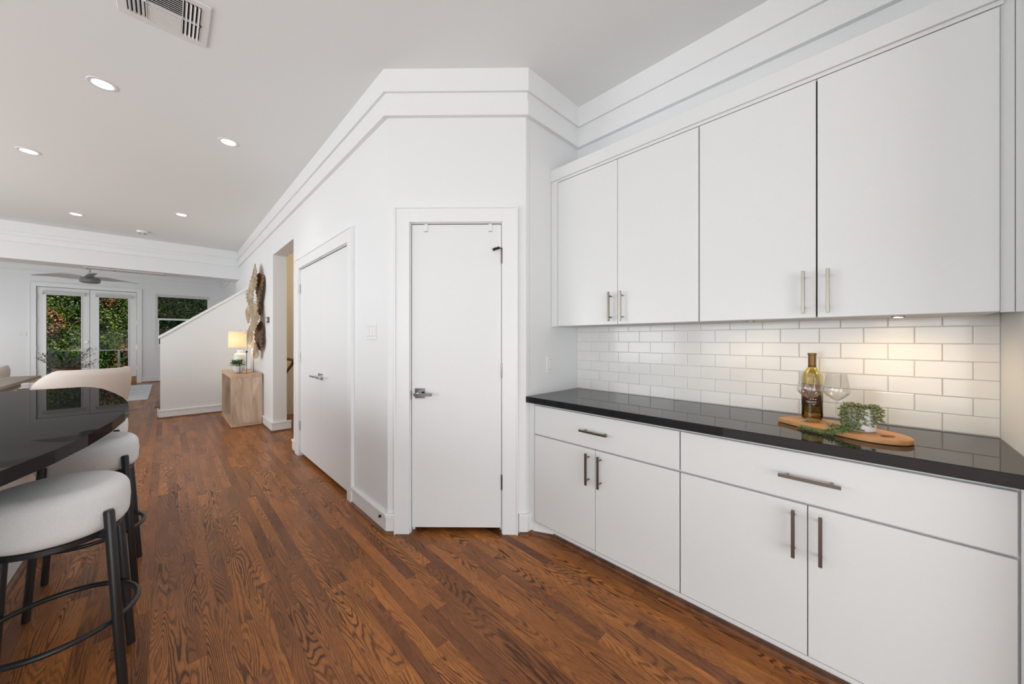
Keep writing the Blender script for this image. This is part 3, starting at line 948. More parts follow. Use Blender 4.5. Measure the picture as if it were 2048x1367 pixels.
# add the true corners of the square end
inner = [(hc[0] + hru * math.cos(2 * PI * k / (nH * 2)), hc[1] + hrv * math.sin(2 * PI * k / (nH * 2))) for k in range(nH * 2)]
def ringv(lst, z, ins=0.0):
    cx_, cy_ = L_ / 2, W_ / 2
    out = []
    for (u, v) in lst:
        d = math.hypot(u - cx_, v - cy_)
        k_ = (d - ins) / d
        out.append(bm.verts.new((*bl(cx_ + (u - cx_) * k_, cy_ + (v - cy_) * k_), z)))
    return out
b0 = ringv(outer, ZT + 0.0015, 0.002); b1 = ringv(outer, ZT + 0.004); b2_ = ringv(outer, ZT + 0.016); b3 = ringv(outer, ZT + 0.019, 0.003)
i3 = [bm.verts.new((*bl(u, v), ZT + 0.019)) for u, v in inner]; i0 = [bm.verts.new((*bl(u, v), ZT + 0.0015)) for u, v in inner]
seq = [i0, b0, b1, b2_, b3, i3]
for A, B in zip(seq, seq[1:] + seq[:1]):
    for k in range(nH * 2):
        k2 = (k + 1) % (nH * 2)
        bm.faces.new((A[k], A[k2], B[k2], B[k]))
obj('slab', bm, 'acacia', board)
ZB = ZT + 0.019

# wine bottle
bx, by = bw(0.060, 0.150)
bot = thing('wine_bottle', 'amber glass wine bottle with dark label standing on the board', 'bottle', (bx, by, ZB))
rB = 0.0375
prof = [(0, 0.010), (0.020, 0.004), (0.030, 0.0), (rB - 0.002, 0.002), (rB, 0.006), (rB, 0.185), (rB - 0.002, 0.197), (rB - 0.008, 0.210), (0.021, 0.220), (0.0155, 0.230), (0.0140, 0.245), (0.0138, 0.285),
        (0.0155, 0.287), (0.0155, 0.293), (0.011, 0.294)]
inn = [(0.0105, 0.290), (0.0105, 0.245), (0.012, 0.231), (0.018, 0.219), (rB - 0.011, 0.208), (rB - 0.005, 0.196), (rB - 0.003, 0.184), (rB - 0.003, 0.009), (0.028, 0.005), (0.018, 0.010), (0, 0.016)]
obj('glass_body', lathe(BM(), prof + inn, bx, by, ZB, 40), 'bottle', bot, smooth='all')
obj('foil_capsule', lathe(BM(), [(0.0146, 0.232), (0.0146, 0.285), (0.0162, 0.2865), (0.0162, 0.2945), (0.0, 0.2955)], bx, by, ZB, 32), 'capsule', bot, smooth=True)
def label_mat(name, upper):
    m, n, l, b = new_mat(name)
    tc = n.new('ShaderNodeTexCoord'); nz = n.new('ShaderNodeTexNoise'); cr = n.new('ShaderNodeValToRGB')
    nz.inputs['Scale'].default_value = 75 if upper else 25; nz.inputs['Detail'].default_value = 5
    if upper:
        cols = [(0.30, (0.04, 0.03, 0.035)), (0.42, (0.30, 0.09, 0.05)), (0.52, (0.45, 0.30, 0.20)), (0.60, (0.24, 0.26, 0.30)), (0.7, (0.5, 0.42, 0.36))]
    else:
        cols = [(0.3, (0.045, 0.022, 0.018)), (0.7, (0.075, 0.035, 0.028))]
    while len(cr.color_ramp.elements) < len(cols): cr.color_ramp.elements.new(0.5)
    for e, (p, c) in zip(cr.color_ramp.elements, cols): e.position = p; e.color = (*c, 1)
    l.new(tc.outputs['Object'], nz.inputs['Vector']); l.new(nz.outputs[0], cr.inputs[0]); l.new(cr.outputs[0], b.inputs['Base Color'])
    b.inputs['Roughness'].default_value = 0.45
    return m
def arc_label(z0, z1, a0, a1, r, th=0.0004, seg=24):
    bm = BM(); g = []
    for rr_ in (r, r + th):
        g.append([[bm.verts.new((bx + rr_ * math.cos(a0 + (a1 - a0) * k / seg), by + rr_ * math.sin(a0 + (a1 - a0) * k / seg), ZB + z)) for k in range(seg + 1)] for z in (z0, z1)])
    for k in range(seg):
        for L2 in g: bm.faces.new((L2[0][k], L2[0][k + 1], L2[1][k + 1], L2[1][k]))
        for j in (0, 1): bm.faces.new((g[0][j][k], g[0][j][k + 1], g[1][j][k + 1], g[1][j][k]))
    return bm
va = math.atan2(-by, -bx)   # towards the viewer's side of the kitchen
A0, A1 = va - 1.35, va + 0.95
lo = obj('label', arc_label(0.058, 0.1565, A0, A1, rB + 0.0002), label_mat('dark_bottle_label', False), bot, smooth='all', label='dark brown wrap-around wine label')
ar = obj('label_artwork', arc_label(0.100, 0.156, A0, A1 - 0.45, rB + 0.0007), label_mat('label_artwork', True), bot, smooth='all', label='mottled red and grey label picture')
def printline(z, a0, a1, h=0.0016):
    obj('print', arc_label(z, z + h, a0, a1, rB + 0.0008, 0.0003, 8), 'plastic', lo, smooth='all')
for z, a0, a1, h in ((0.088, 0.15, 0.28, .004), (0.088, 0.38, 0.50, .004), (0.088, 0.60, 0.72, .004), (0.079, -0.2, 0.75, .0016), (0.074, -0.1, 0.70, .0014), (0.066, 0.35, 0.62, .0022)):
    printline(z, va + a0 - 0.35, va + a1 - 0.35, h)
obj('base_sticker', arc_label(0.006, 0.030, va - 0.1, va + 0.5, rB + 0.0002), 'capsule', bot, smooth='all')

# wine glasses
def wine_glass(px, py, lab):
    t = thing('wine_glass', lab, 'wine glass', (px, py, ZB), 0, 'wine glasses on the serving board')
    H = 0.212
    outp = [(0, 0.0), (0.036, 0.0), (0.037, 0.001), (0.036, 0.0022), (0.020, 0.005), (0.008, 0.010), (0.0042, 0.022), (0.0036, 0.06), (0.0042, 0.088), (0.008, 0.0975), (0.020, 0.106), (0.034, 0.119), (0.0425, 0.130), (0.0440, 0.137), (0.0425, 0.150), (0.0375, 0.180), (0.0333, H - 0.003), (0.0330, H - 0.0008), (0.0327, H)]
    inp = [(0.0323, H), (0.0321, H - 0.0008), (0.0323, H - 0.003), (0.0366, 0.180), (0.0415, 0.150), (0.0430, 0.137), (0.0413, 0.1305), (0.033, 0.1205), (0.019, 0.108), (0.007, 0.1005), (0, 0.099)]
    bm = BM()
    k = next(i for i, p in enumerate(outp) if p[1] >= 0.0975)
    lathe(bm, [(0.0, 0.0945)] + outp[k:] + inp, px, py, ZB, 36)
    obj('bowl', bm, 'glass', t, smooth=True)
    bm = BM()
    lathe(bm, outp[:k] + [(0.0, 0.0940)], px, py, ZB, 36)
    obj('stem_and_foot', bm, 'glass', t, smooth=True)
    return t
g1 = bw(0.103, 0.072); g2 = bw(0.165, 0.135)
wine_glass(g1.x, g1.y, 'empty clear wine glass in front of the bottle')
wine_glass(g2.x, g2.y, 'empty clear wine glass right of the bottle, behind the succulent')

# trailing succulent in white pot
sp = bw(0.262, 0.110)
suc = thing('potted_succulent', 'trailing green succulent spilling out of a white marble-look pot on the board', 'plant', (sp.x, sp.y, ZB))
rP, hP = 0.044, 0.090
obj('pot', lathe(BM(), [(0, 0), (rP - 0.003, 0), (rP, 0.003), (rP, hP - 0.001), (rP - 0.001, hP), (rP - 0.005, hP), (rP - 0.005, hP - 0.012), (0, hP - 0.012)], sp.x, sp.y, ZB, 40), 'potwhite', suc, smooth=True)
obj('soil', lathe(BM(), [(0, 0), (rP - 0.006, 0), (rP - 0.006, 0.004), (0, 0.006)], sp.x, sp.y, ZB + hP - 0.013, 24), 'soil', suc)
rs = random.Random(5)
def leaf_blob(bm, p, d, L, w):
    """small fat pointed leaf from p along d"""
    d = Vector(d).normalized()
    a = d.cross(Vector((0, 0, 1)));
    if a.length < 0.1: a = Vector((1, 0, 0))
    a.normalize(); c = a.cross(d)
    p = Vector(p)
    rings = [(0.0, 0.25), (0.3, 0.85), (0.62, 1.0), (0.88, 0.6)]
    rr = []
    for t_, k in rings:
        rr.append([bm.verts.new(p + d * L * t_ + (a * math.cos(2 * PI * j / 6) * w + c * math.sin(2 * PI * j / 6) * w * 0.75) * k) for j in range(6)])
    tip = bm.verts.new(p + d * L)
    b0_ = bm.verts.new(p)
    for A, B in zip(rr[:-1], rr[1:]):
        for j in range(6): bm.faces.new((A[j], A[(j + 1) % 6], B[(j + 1) % 6], B[j]))
    for j in range(6):
        bm.faces.new((rr[-1][j], rr[-1][(j + 1) % 6], tip)); bm.faces.new((rr[0][(j + 1) % 6], rr[0][j], b0_))
def strand(path, mat, n_leaf, L=0.0125, w=0.0047):
    bm = BM(); tube(bm, path, 0.0011, 5)
    st = obj('stem', bm, 'stem', suc)
    P = [Vector(p) for p in path]
    cum = [0]
    for a, b_ in zip(P[:-1], P[1:]): cum.append(cum[-1] + (b_ - a).length)
    bm = BM()
    for i in range(n_leaf):
        t_ = cum[-1] * (i + 0.5) / n_leaf
        k = max(j for j in range(len(P) - 1) if cum[j] <= t_)
        f = (t_ - cum[k]) / max(1e-6, cum[k + 1] - cum[k])
        p = P[k].lerp(P[k + 1], f)
        d = (P[k + 1] - P[k]).normalized()
        a_ = i * 2.4 + rs.random()
        o1 = d.cross(Vector((0.3, 0.2, 1))).normalized(); o2 = d.cross(o1)
        v = o1 * math.cos(a_) + o2 * math.sin(a_) + d * 0.35 + Vector((0, 0, 0.15))
        if p.z < ZT + 0.018 and v.z < 0: v.z = abs(v.z)
        leaf_blob(bm, p, v, L * rs.uniform(0.8, 1.2), w * rs.uniform(0.85, 1.2))
    obj('leaves', bm, mat, st, smooth='all')
dirv = Vector((-sp.x, -sp.y)).normalized()      # towards the viewer's side
a0 = math.atan2(dirv.y, dirv.x)
for k in range(13):
    a = a0 - 1.55 + k * 3.1 / 12 + rs.uniform(-.08, .08)
    if k in (8, ): continue
    drop = rs.uniform(0.035, 0.085) if k not in (2, 3, 5, 6) else 0.088
    rr_ = rP + 0.006
    pts_ = [(sp.x + 0.012 * math.cos(a), sp.y + 0.012 * math.sin(a), ZB + hP - 0.008),
            (sp.x + (rP - 0.01) * math.cos(a), sp.y + (rP - 0.01) * math.sin(a), ZB + hP + 0.010),
            (sp.x + (rr_) * math.cos(a), sp.y + (rr_) * math.sin(a), ZB + hP + 0.003)]
    for j in range(1, 5):
        zz = ZB + hP - drop * j / 4
        pts_.append((sp.x + (rr_ + 0.006 + 0.004 * math.sin(j + k)) * math.cos(a + 0.05 * math.sin(j * 2 + k)), sp.y + (rr_ + 0.006) * math.sin(a + 0.05 * math.sin(j * 2 + k)), max(zz, ZB + 0.006)))
    strand(pts_, 'succ', int(9 + drop * 210))
# strands that run over the board edge and along the worktop
left2 = -Vector((math.cos(TH), -math.sin(TH)))   # towards the left of the room view
def floor_strand(start, pts2):
    path = [start] + [(p[0], p[1], p[2]) for p in pts2]
    strand(path, 'succ2', 52, 0.012, 0.0036)
fb = (sp.x + (rP + 0.012) * math.cos(a0 - 0.3), sp.y + (rP + 0.012) * math.sin(a0 - 0.3), ZB + 0.03)
q = [bw(0.245, 0.035), bw(0.235, -0.004), bw(0.215, -0.026), bw(0.175, -0.030), bw(0.13, -0.024)]
floor_strand(fb, [(q[0].x, q[0].y, ZB + 0.008), (q[1].x, q[1].y, ZB + 0.004), (q[2].x, q[2].y, ZT + 0.006), (q[3].x, q[3].y, ZT + 0.005), (q[4].x, q[4].y, ZT + 0.005)])
q = [bw(0.270, 0.030), bw(0.265, -0.006), bw(0.25, -0.030), bw(0.205, -0.042), bw(0.160, -0.040)]
floor_strand(fb, [(q[0].x, q[0].y, ZB + 0.008), (q[1].x, q[1].y, ZB + 0.004), (q[2].x, q[2].y, ZT + 0.006), (q[3].x, q[3].y, ZT + 0.005), (q[4].x, q[4].y, ZT + 0.006)])
q = [bw(0.225, 0.055), bw(0.19, 0.040)]
strand([fb, (q[0].x, q[0].y, ZB + 0.012), (q[1].x, q[1].y, ZB + 0.006)], 'succ', 16)

# ------------------------------------------------------------------ island with rounded stone top
isl_edge = [(-0.50, 0.95), (-0.43, 1.20), (-0.36, 1.46), (-0.316, 1.61), (-0.253, 1.80), (-0.207, 2.00), (-0.168, 2.25), (-0.146, 2.50), (-0.143, 2.68), (-0.157, 2.88), (-0.189, 3.13), (-0.245, 3.43), (-0.325, 3.78), (-0.385, 3.95), (-0.43, 4.035)]
ZI = 0.935
poly = isl_edge + [(-1.50, 4.07), (-1.50, 0.95)]
isl = thing('kitchen_island', 'white kitchen island with curved glossy black stone top', 'island', (-1.0, 2.4, 0))
bm = prism(BM(), poly, ZI - 0.042, ZI, 0.006, 2)
obj('stone_top', bm, 'island_stone', isl)
obj('cabinet_body', box(BM(), -1.45, -0.606, 1.05, 3.95, 0.0, ZI - 0.043), 'cab', isl)
obj('baseboard', box(BM(), -0.608, -0.590, 1.05, 3.97, 0.0, 0.133, 0.003), 'trim', isl)
bm = sweep(BM(), [(-0.606, 3.97), (-0.606, 1.05)], [(-o, z) for o, z in quarter()][::-1])
obj('shoe_moulding', bm, 'brownwood', isl)

# ------------------------------------------------------------------ stools
def make_stool(x0, y0, lab):
    t = thing('bar_stool', lab, 'stool', (x0, y0, 0), 0, 'bar stools along the island')
    Rs = 0.176
    z0, z1 = 0.600, 0.772
    prof = [(0, z0), (Rs - 0.035, z0)]
    for k in range(1, 7):
        a = -PI / 2 + k * (PI / 2) / 6
        prof.append((Rs - 0.040 + 0.040 * math.cos(a), z0 + 0.045 + 0.045 * math.sin(a)))
    prof.append((Rs + 0.002, (z0 + z1) / 2))
    for k in range(0, 9):
        a = k * (PI / 2) / 8
        prof.append((Rs - 0.050 + 0.050 * math.cos(a), z1 - 0.055 + 0.050 * math.sin(a)))
    prof += [(Rs - 0.09, z1 - 0.001), (0.04, z1 + 0.002), (0, z1 + 0.002)]
    obj('seat_cushion', lathe(BM(), prof, x0, y0, 0, 56), 'boucle', t, smooth='all')
    bm = BM()
    lathe(bm, [(0, 0.583), (Rs - 0.022, 0.583), (Rs - 0.022, 0.599), (0, 0.599)], x0, y0, 0, 40)
    obj('seat_frame', bm, 'black', t, smooth=True)
    for sx, sy in ((1, -1), (1, 1), (-1, 1), (-1, -1)):
        bm = BM()
        top = (x0 + sx * 0.131, y0 + sy * 0.131, 0.678); bo = (x0 + sx * 0.170, y0 + sy * 0.170, 0.0)
        tube(bm, [bo, (bo[0], bo[1], 0.0005), tuple(bo[i] + (top[i] - bo[i]) * 0.99 for i in range(3)), top], [0.0125, 0.0135, 0.0145, 0.012], 16)
        obj('leg', bm, 'black', t, smooth=True)
    bm = BM()
    pts_ = [(x0 + 0.196 * math.cos(2 * PI * k / 48), y0 + 0.196 * math.sin(2 * PI * k / 48), 0.285) for k in range(48)]
    tube(bm, pts_, 0.0095, 10, closed=True)
    obj('foot_ring', bm, 'black', t, smooth='all')
    for a in (45, 135):
        ca, sa_ = math.cos(R(a)), math.sin(R(a))
        obj('stretcher', tube(BM(), [(x0 - 0.178 * ca, y0 - 0.178 * sa_, 0.588), (x0 + 0.178 * ca, y0 + 0.178 * sa_, 0.588)], 0.010, 8), 'black', t)
    return t
s1 = make_stool(-0.280, 2.025, 'nearest white boucle bar stool with black legs beside the island')
labs = ['second white boucle bar stool, in the middle of the three at the island', 'third white boucle bar stool, farthest along the island']
for (xx, yy, lab) in zip((-0.290, -0.375), (2.855, 3.66), labs):
    c = copy_tree(s1); c.location = (xx, yy, 0); c['label'] = lab

# ------------------------------------------------------------------ dining table
dt = thing('dining_table', 'grey brown wooden dining table behind the island', 'table', (-1.9, 6.9, 0))
obj('tabletop', box(BM(), -2.35, -1.305, 5.2, 8.40, 0.728, 0.762, 0.002), 'greywood', dt)
obj('apron', box(BM(), -2.22, -1.40, 5.6, 7.95, 0.640, 0.727, 0.002), 'greywood', dt)
for yy in (5.9, 7.6):
    obj('leg', box(BM(), -2.1, -1.50, yy - 0.10, yy + 0.10, 0.0, 0.639, 0.004), 'greywood', dt)

def barrel_chair(px, py, rz, lab, r=0.36, hb=0.86, ha=0.62):
    t = thing('upholstered_dining_chair', lab, 'chair', (px, py, 0), 0, 'rounded beige chairs round the dining table')
    bm = BM()
    N = 40; NZ = 8
    amax = R(128)
    zb = 0.30
    out, inn_ = [], []
    for i in range(N + 1):
        a = -amax + 2 * amax * i / N
        f = abs(a) / amax
        h = hb - (hb - ha) * (max(0, f - 0.50) / 0.50) ** 1.1 if f > 0.50 else hb - 0.004 * f
        if f > 0.9: h -= (f - 0.9) * 0.8
        co, ci = [], []
        for j in range(NZ + 1):
            z = zb + (h - zb) * j / NZ
            bul = 0.86 + 0.20 * math.sin(min(1.0, j / NZ * 1.1) * PI / 2) - (0.05 if j == NZ else 0)
            ro = r * bul; ri = ro - 0.060 * (0.75 if j == NZ else 1)
            if j == NZ: ri = ro - 0.045
            co.append(bm.verts.new((px + ro * math.cos(a + rz), py + ro * math.sin(a + rz), z)))
            ci.append(bm.verts.new((px + ri * math.cos(a + rz), py + ri * math.sin(a + rz), z)))
        out.append(co); inn_.append(ci)
    for i in range(N):
        for j in range(NZ):
            bm.faces.new((out[i][j], out[i + 1][j], out[i + 1][j + 1], out[i][j + 1]))
            bm.faces.new((inn_[i][j], inn_[i][j + 1], inn_[i + 1][j + 1], inn_[i + 1][j]))
        bm.faces.new((out[i][NZ], out[i + 1][NZ], inn_[i + 1][NZ], inn_[i][NZ]))
        bm.faces.new((out[i][0], inn_[i][0], inn_[i + 1][0], out[i + 1][0]))
    for i in (0, N):
        for j in range(NZ):
            bm.faces.new((out[i][j], out[i][j + 1], inn_[i][j + 1], inn_[i][j]))
    obj('back_shell', bm, 'beige', t, smooth='all')
    bm = BM(); lathe(bm, [(0, 0.30), (r * 0.84, 0.30), (r * 0.86, 0.33), (r * 0.86, 0.45), (r * 0.80, 0.475), (0, 0.48)], px, py, 0, 36)
    obj('seat', bm, 'beige', t, smooth=True)
    for k in range(4):
        a = rz + PI / 4 + k * PI / 2
        bm = BM(); tube(bm, [(px + 0.24 * math.cos(a), py + 0.24 * math.sin(a), 0.31), (px + 0.27 * math.cos(a), py + 0.27 * math.sin(a), 0)], [0.018, 0.012], 10)
        obj('leg', bm, 'brownwood', t, smooth=True)
    return t
barrel_chair(-0.745, 6.85, R(-50), 'rounded beige upholstered chair behind the island, back to the hall', r=0.385, hb=0.925, ha=0.66)
barrel_chair(-2.19, 9.68, R(60), 'pale rounded chair at the far left end of the dining table', r=0.36, hb=0.86, ha=0.80)

# ------------------------------------------------------------------ half wall of the stairs
YHW = 8.06
bm = BM()
def zcap(x): return 1.315 + (x + 0.07) * (2.185 - 1.315) / (1.045 + 0.07)
ppl = [(-0.085, 0.0), (XH, 0.0), (XH, zcap(XH)), (-0.085, zcap(-0.085))]
vf = [bm.verts.new((x_, YHW, z_)) for x_, z_ in ppl]; vb_ = [bm.verts.new((x_, YHW + 0.12, z_)) for x_, z_ in ppl]
bm.faces.new(vf); bm.faces.new(vb_[::-1])
for k in range(4): bm.faces.new((vf[k], vf[(k + 1) % 4], vb_[(k + 1) % 4], vb_[k]))
hw = struct('wall_stair', bm, 'wall', 'white half wall with sloping top beside the stairs')
bm = BM()
def cap_at(x_): return zcap(x_)
ppl = [(-0.105, cap_at(-0.105) + 0.002), (XH - 0.001, cap_at(XH) + 0.002), (XH - 0.001, cap_at(XH) + 0.048), (-0.105, cap_at(-0.105) + 0.046)]
vf = [bm.verts.new((x_, YHW - 0.020, z_)) for x_, z_ in ppl]; vb_ = [bm.verts.new((x_, YHW + 0.14, z_)) for x_, z_ in ppl]
bm.faces.new(vf); bm.faces.new(vb_[::-1])
for k in range(4): bm.faces.new((vf[k], vf[(k + 1) % 4], vb_[(k + 1) % 4], vb_[k]))
obj('sloped_cap', bm, 'trim', hw)
base('baseboard_stair', [(-0.085, YHW + 0.1), (-0.085, YHW), (XH - 0.02, YHW)], 'white baseboard with brown shoe along the stair half wall')
st_ = thing('staircase', 'brown wooden stair treads rising behind the half wall', 'stairs', (0.4, 8.8, 0))
st_['kind'] = 'structure'
for k in range(5):
    xa = -0.12 + k * 0.24
    box_t = box(BM(), xa - 0.03, xa + 0.24, 8.19, 9.0, 0.155 + k * 0.18, 0.185 + k * 0.18, 0.003)
    obj('tread', box_t, 'brownwood', st_)
    obj('riser', box(BM(), xa, xa + 0.015, 8.19, 9.0, k * 0.18 + (0.006 if k else 0), 0.154 + k * 0.18), 'trim', st_)

# ------------------------------------------------------------------ console table and things on it
ZK = 0.768
cx0, cx1, cy0, cy1 = 0.655, 1.022, 6.45, 7.66
cn = thing('console_table', 'pale mango wood waterfall console table against the hall wall', 'table', (0.84, 7.05, 0))
obj('tabletop', box(BM(), cx0, cx1, cy0, cy1, ZK - 0.052, ZK, 0.002), 'mango_top', cn)
# near end made of glued boards
for k in range(3):
    w3 = (cx1 - cx0) / 3
    bm = BM(); box(bm, cx0 + k * w3 + 0.0003, cx0 + (k + 1) * w3 - 0.0003, cy0 + 0.0005, cy0 + 0.052, 0.053, ZK - 0.0525, 0.0008)
    obj('end_board', bm, 'mango', cn)
    bm = BM(); box(bm, cx0 + k * w3 + 0.0003, cx0 + (k + 1) * w3 - 0.0003, cy1 - 0.052, cy1 - 0.0005, 0.053, ZK - 0.0525, 0.0008)
    obj('end_board', bm, 'mango', cn)
obj('bottom_shelf', box(BM(), cx0, cx1, cy0, cy1, 0.006, 0.0525, 0.002), 'mango_top', cn)
obj('plinth', box(BM(), cx0 + 0.01, cx1 - 0.01, cy0 + 0.01, cy1 - 0.01, 0.0005, 0.0055), 'iron', cn)

# table lamp
lx, ly = 0.872, 7.44
tl = thing('table_lamp', 'white ceramic table lamp with lit linen drum shade', 'lamp', (lx, ly, ZK))
obj('base', lathe(BM(), [(0, 0), (0.055, 0), (0.060, 0.006), (0.078, 0.06), (0.090, 0.13), (0.093, 0.20), (0.088, 0.245), (0.070, 0.275), (0.042, 0.290), (0.038, 0.300), (0.042, 0.325), (0.036, 0.330), (0, 0.332)], lx, ly, ZK, 40), 'ceramic', tl, smooth=True)
bm = BM(); tube(bm, [(lx, ly, ZK + 0.331), (lx, ly, ZK + 0.655)], 0.004, 8)
obj('rod', bm, 'steel', tl)
obj('finial', lathe(BM(), [(0, 0), (0.006, 0.0), (0.010, 0.010), (0.006, 0.020), (0, 0.022)], lx, ly, ZK + 0.655, 16), 'steel', tl, smooth=True)
obj('shade', lathe(BM(), [(0.158, 0), (0.152, 0.262), (0.150, 0.262), (0.156, 0)], lx, ly, ZK + 0.378, 48, True), 'linen', tl, smooth=True)
bm = BM()
for a in (0, 2 * PI / 3, 4 * PI / 3):
    tube(bm, [(lx, ly, ZK + 0.63), (lx + 0.151 * math.cos(a), ly + 0.151 * math.sin(a), ZK + 0.635)], 0.0015, 6)
obj('spider', bm, 'steel', tl)
lamp('table_lamp_bulb', 'POINT', (lx, ly, ZK + 0.50), 2.5, (1.0, 0.80, 0.55), shadow_soft_size=0.035)

# small fern pot
fx, fy = 0.800, 7.10
fp = thing('potted_plant', 'small bushy green plant in a white pot in front of the lamp', 'plant', (fx, fy, ZK))
obj('pot', lathe(BM(), [(0, 0), (0.050, 0), (0.056, 0.008), (0.060, 0.085), (0.056, 0.087), (0.052, 0.078), (0, 0.078)], fx, fy, ZK, 32), 'potwhite', fp, smooth=True)
rs = random.Random(3)
def sprig_cloud(bm, c, n_, R0, L, w, up=0.5, fl=0.6):
    for i in range(n_):
        a = rs.uniform(0, 2 * PI); e = rs.uniform(-0.1, 1.0)
        d = Vector((math.cos(a), math.sin(a), up * e * 1.6)).normalized()
        rr_ = R0 * rs.uniform(0.25, 1.0)
        p = Vector(c) + Vector((d.x * rr_, d.y * rr_, d.z * rr_ * fl))
        d2 = (d + Vector((rs.uniform(-.6, .6), rs.uniform(-.6, .6), rs.uniform(-.5, .6)))).normalized()
        sd = d2.cross(Vector((rs.uniform(-.4, .4), rs.uniform(-.4, .4), 1))).normalized()
        v = [p, p + d2 * L * 0.5 + sd * w, p + d2 * L, p + d2 * L * 0.5 - sd * w]
        bm.faces.new([bm.verts.new(q_) for q_ in v])
bm = BM(); sprig_cloud(bm, (fx, fy, ZK + 0.105), 620, 0.105, 0.026, 0.008, 1.0, 0.85)
obj('foliage', bm, 'fern', fp)
bm = BM()
for k in range(10):
    a = k * 2 * PI / 10
    tube(bm, [(fx, fy, ZK + 0.07), (fx + 0.03 * math.cos(a), fy + 0.03 * math.sin(a), ZK + 0.12), (fx + 0.07 * math.cos(a), fy + 0.07 * math.sin(a), ZK + 0.125)], 0.0014, 5)
obj('stems', bm, 'stem', fp)

# candle holders
cands = [(0.785, 6.72, 0.156, 0, 'short black candle stand without candle, left of three on the console'),
         (0.857, 6.62, 0.337, 0.30, 'tall black candle stand holding the longest white taper, middle of three'),
         (0.968, 6.80, 0.337, 0.14, 'tall black candle stand with shorter white taper, nearest the hall wall')]
for (qx, qy, hh, cl, lab) in cands:
    t = thing('candle_holder', lab, 'candle holder', (qx, qy, ZK), 0, 'black candle stands on the console')
    obj('base', lathe(BM(), [(0, 0), (0.043, 0), (0.044, 0.002), (0.043, 0.004), (0, 0.005)], qx, qy, ZK, 28), 'iron', t, smooth=True)
    bm = BM(); tube(bm, [(qx, qy, ZK + 0.004), (qx, qy, ZK + hh - 0.02)], 0.0034, 8); obj('stem', bm, 'iron', t)
    obj('cup', lathe(BM(), [(0, -0.03), (0.005, -0.028), (0.011, -0.016), (0.0125, 0.0), (0.010, 0.0), (0.009, -0.012), (0, -0.014)], qx, qy, ZK + hh, 20), 'iron', t, smooth=True)
    if cl:
        c = obj('candle', lathe(BM(), [(0, -0.012), (0.0085, -0.012), (0.0105, 0.001), (0.0095, cl * 0.6), (0.0065, cl - 0.01), (0.002, cl), (0, cl)], qx, qy, ZK + hh, 16), 'wax', None, smooth=True)
        tag(c, 'longest white taper candle above the console' if cl > 0.2 else 'shorter white taper candle beside the metal wall art', 'candle', 'white taper candles')

# ------------------------------------------------------------------ metal leaf wall sculpture
wa = thing('wall_sculpture', 'champagne and bronze metal lotus-leaf wall sculpture above the console', 'wall art', (XH, 6.9, 1.7))
def lotus(cy_, cz_, X, r, mat, tilt=0.0, yaw=0.0, lab=None, seed=0):
    bm = BM()
    NR, NA = 5, 44
    ctr = bm.verts.new((0, 0, 0))
    prev_ = None
    rr0 = random.Random(seed)
    ph_ = rr0.uniform(0, 6)
    front = []
    for i in range(1, NR + 1):
        f = i / NR
        rg = []
        for k in range(NA):
            a = 2 * PI * k / NA
            er = r * f * (1 + 0.06 * math.sin(3 * a + ph_) + 0.03 * math.sin(7 * a + ph_))
            if k == 0: er *= 1 - 0.35 * f
            dep = -0.10 * r * math.cos(f * PI) * 0.5 - 0.14 * r * f * f * (0.5 + 0.5 * math.sin(2 * a + ph_)) + (0.035 * r * f if k % 2 else -0.035 * r * f)
            rg.append(bm.verts.new((dep, er * math.cos(a), er * math.sin(a))))
        if prev_ is None:
            for k in range(NA): bm.faces.new((ctr, rg[k], rg[(k + 1) % NA]))
        else:
            for k in range(NA): bm.faces.new((prev_[k], rg[k], rg[(k + 1) % NA], prev_[(k + 1) % NA]))
        prev_ = rg
    bmesh.ops.solidify(bm, geom=list(bm.faces), thickness=0.003)
    bm.transform(Matrix.Translation((X, cy_, cz_)) @ Matrix.Rotation(yaw, 4, 'Z') @ Matrix.Rotation(tilt, 4, 'Y') @ Matrix.Rotation(rr0.uniform(0, 6), 4, 'X'))
    o = obj('metal_leaf', bm, mat, wa)
    if lab: o['label'] = lab
    return o
lv = [(6.66, 2.215, .950, 0.225, 'gold', 0.10, 0.05), (6.52, 2.06, 1.00, 0.235, 'darkgold', 0.0, 0.05), (6.90, 1.89, .945, 0.20, 'gold', -0.08, 0.07),
      (6.52, 1.61, .935, 0.215, 'gold', 0.08, 0.08), (7.20, 1.68, .955, 0.145, 'gold', 0, 0.12), (7.02, 1.37, .955, 0.165, 'gold', 0.1, 0.14),
      (6.50, 1.32, 1.00, 0.225, 'darkgold', 0.0, 0.06), (6.60, 1.10, .965, 0.125, 'gold', 0, 0.14), (6.62, 1.78, 1.01, 0.16, 'darkgold', 0, 0)]
for i, a in enumerate(lv): lotus(*a, seed=i * 3 + 1)
bm = BM()
tube(bm, [(1.03, 6.62, 1.15), (1.03, 6.60, 1.6), (1.03, 6.72, 2.2)], 0.004, 6)
tube(bm, [(1.03, 6.60, 1.6), (1.0, 7.3, 1.68)], 0.004, 6); tube(bm, [(1.03, 6.60, 1.4), (1.0, 7.05, 1.37)], 0.004, 6); tube(bm, [(1.03, 6.6, 1.85), (0.99, 6.93, 1.89)], 0.004, 6)
for z_ in (1.3, 2.05): tube(bm, [(XH, 6.6, z_), (1.02, 6.6, z_)], 0.006, 6)
obj('support_frame', bm, 'darkgold', wa)

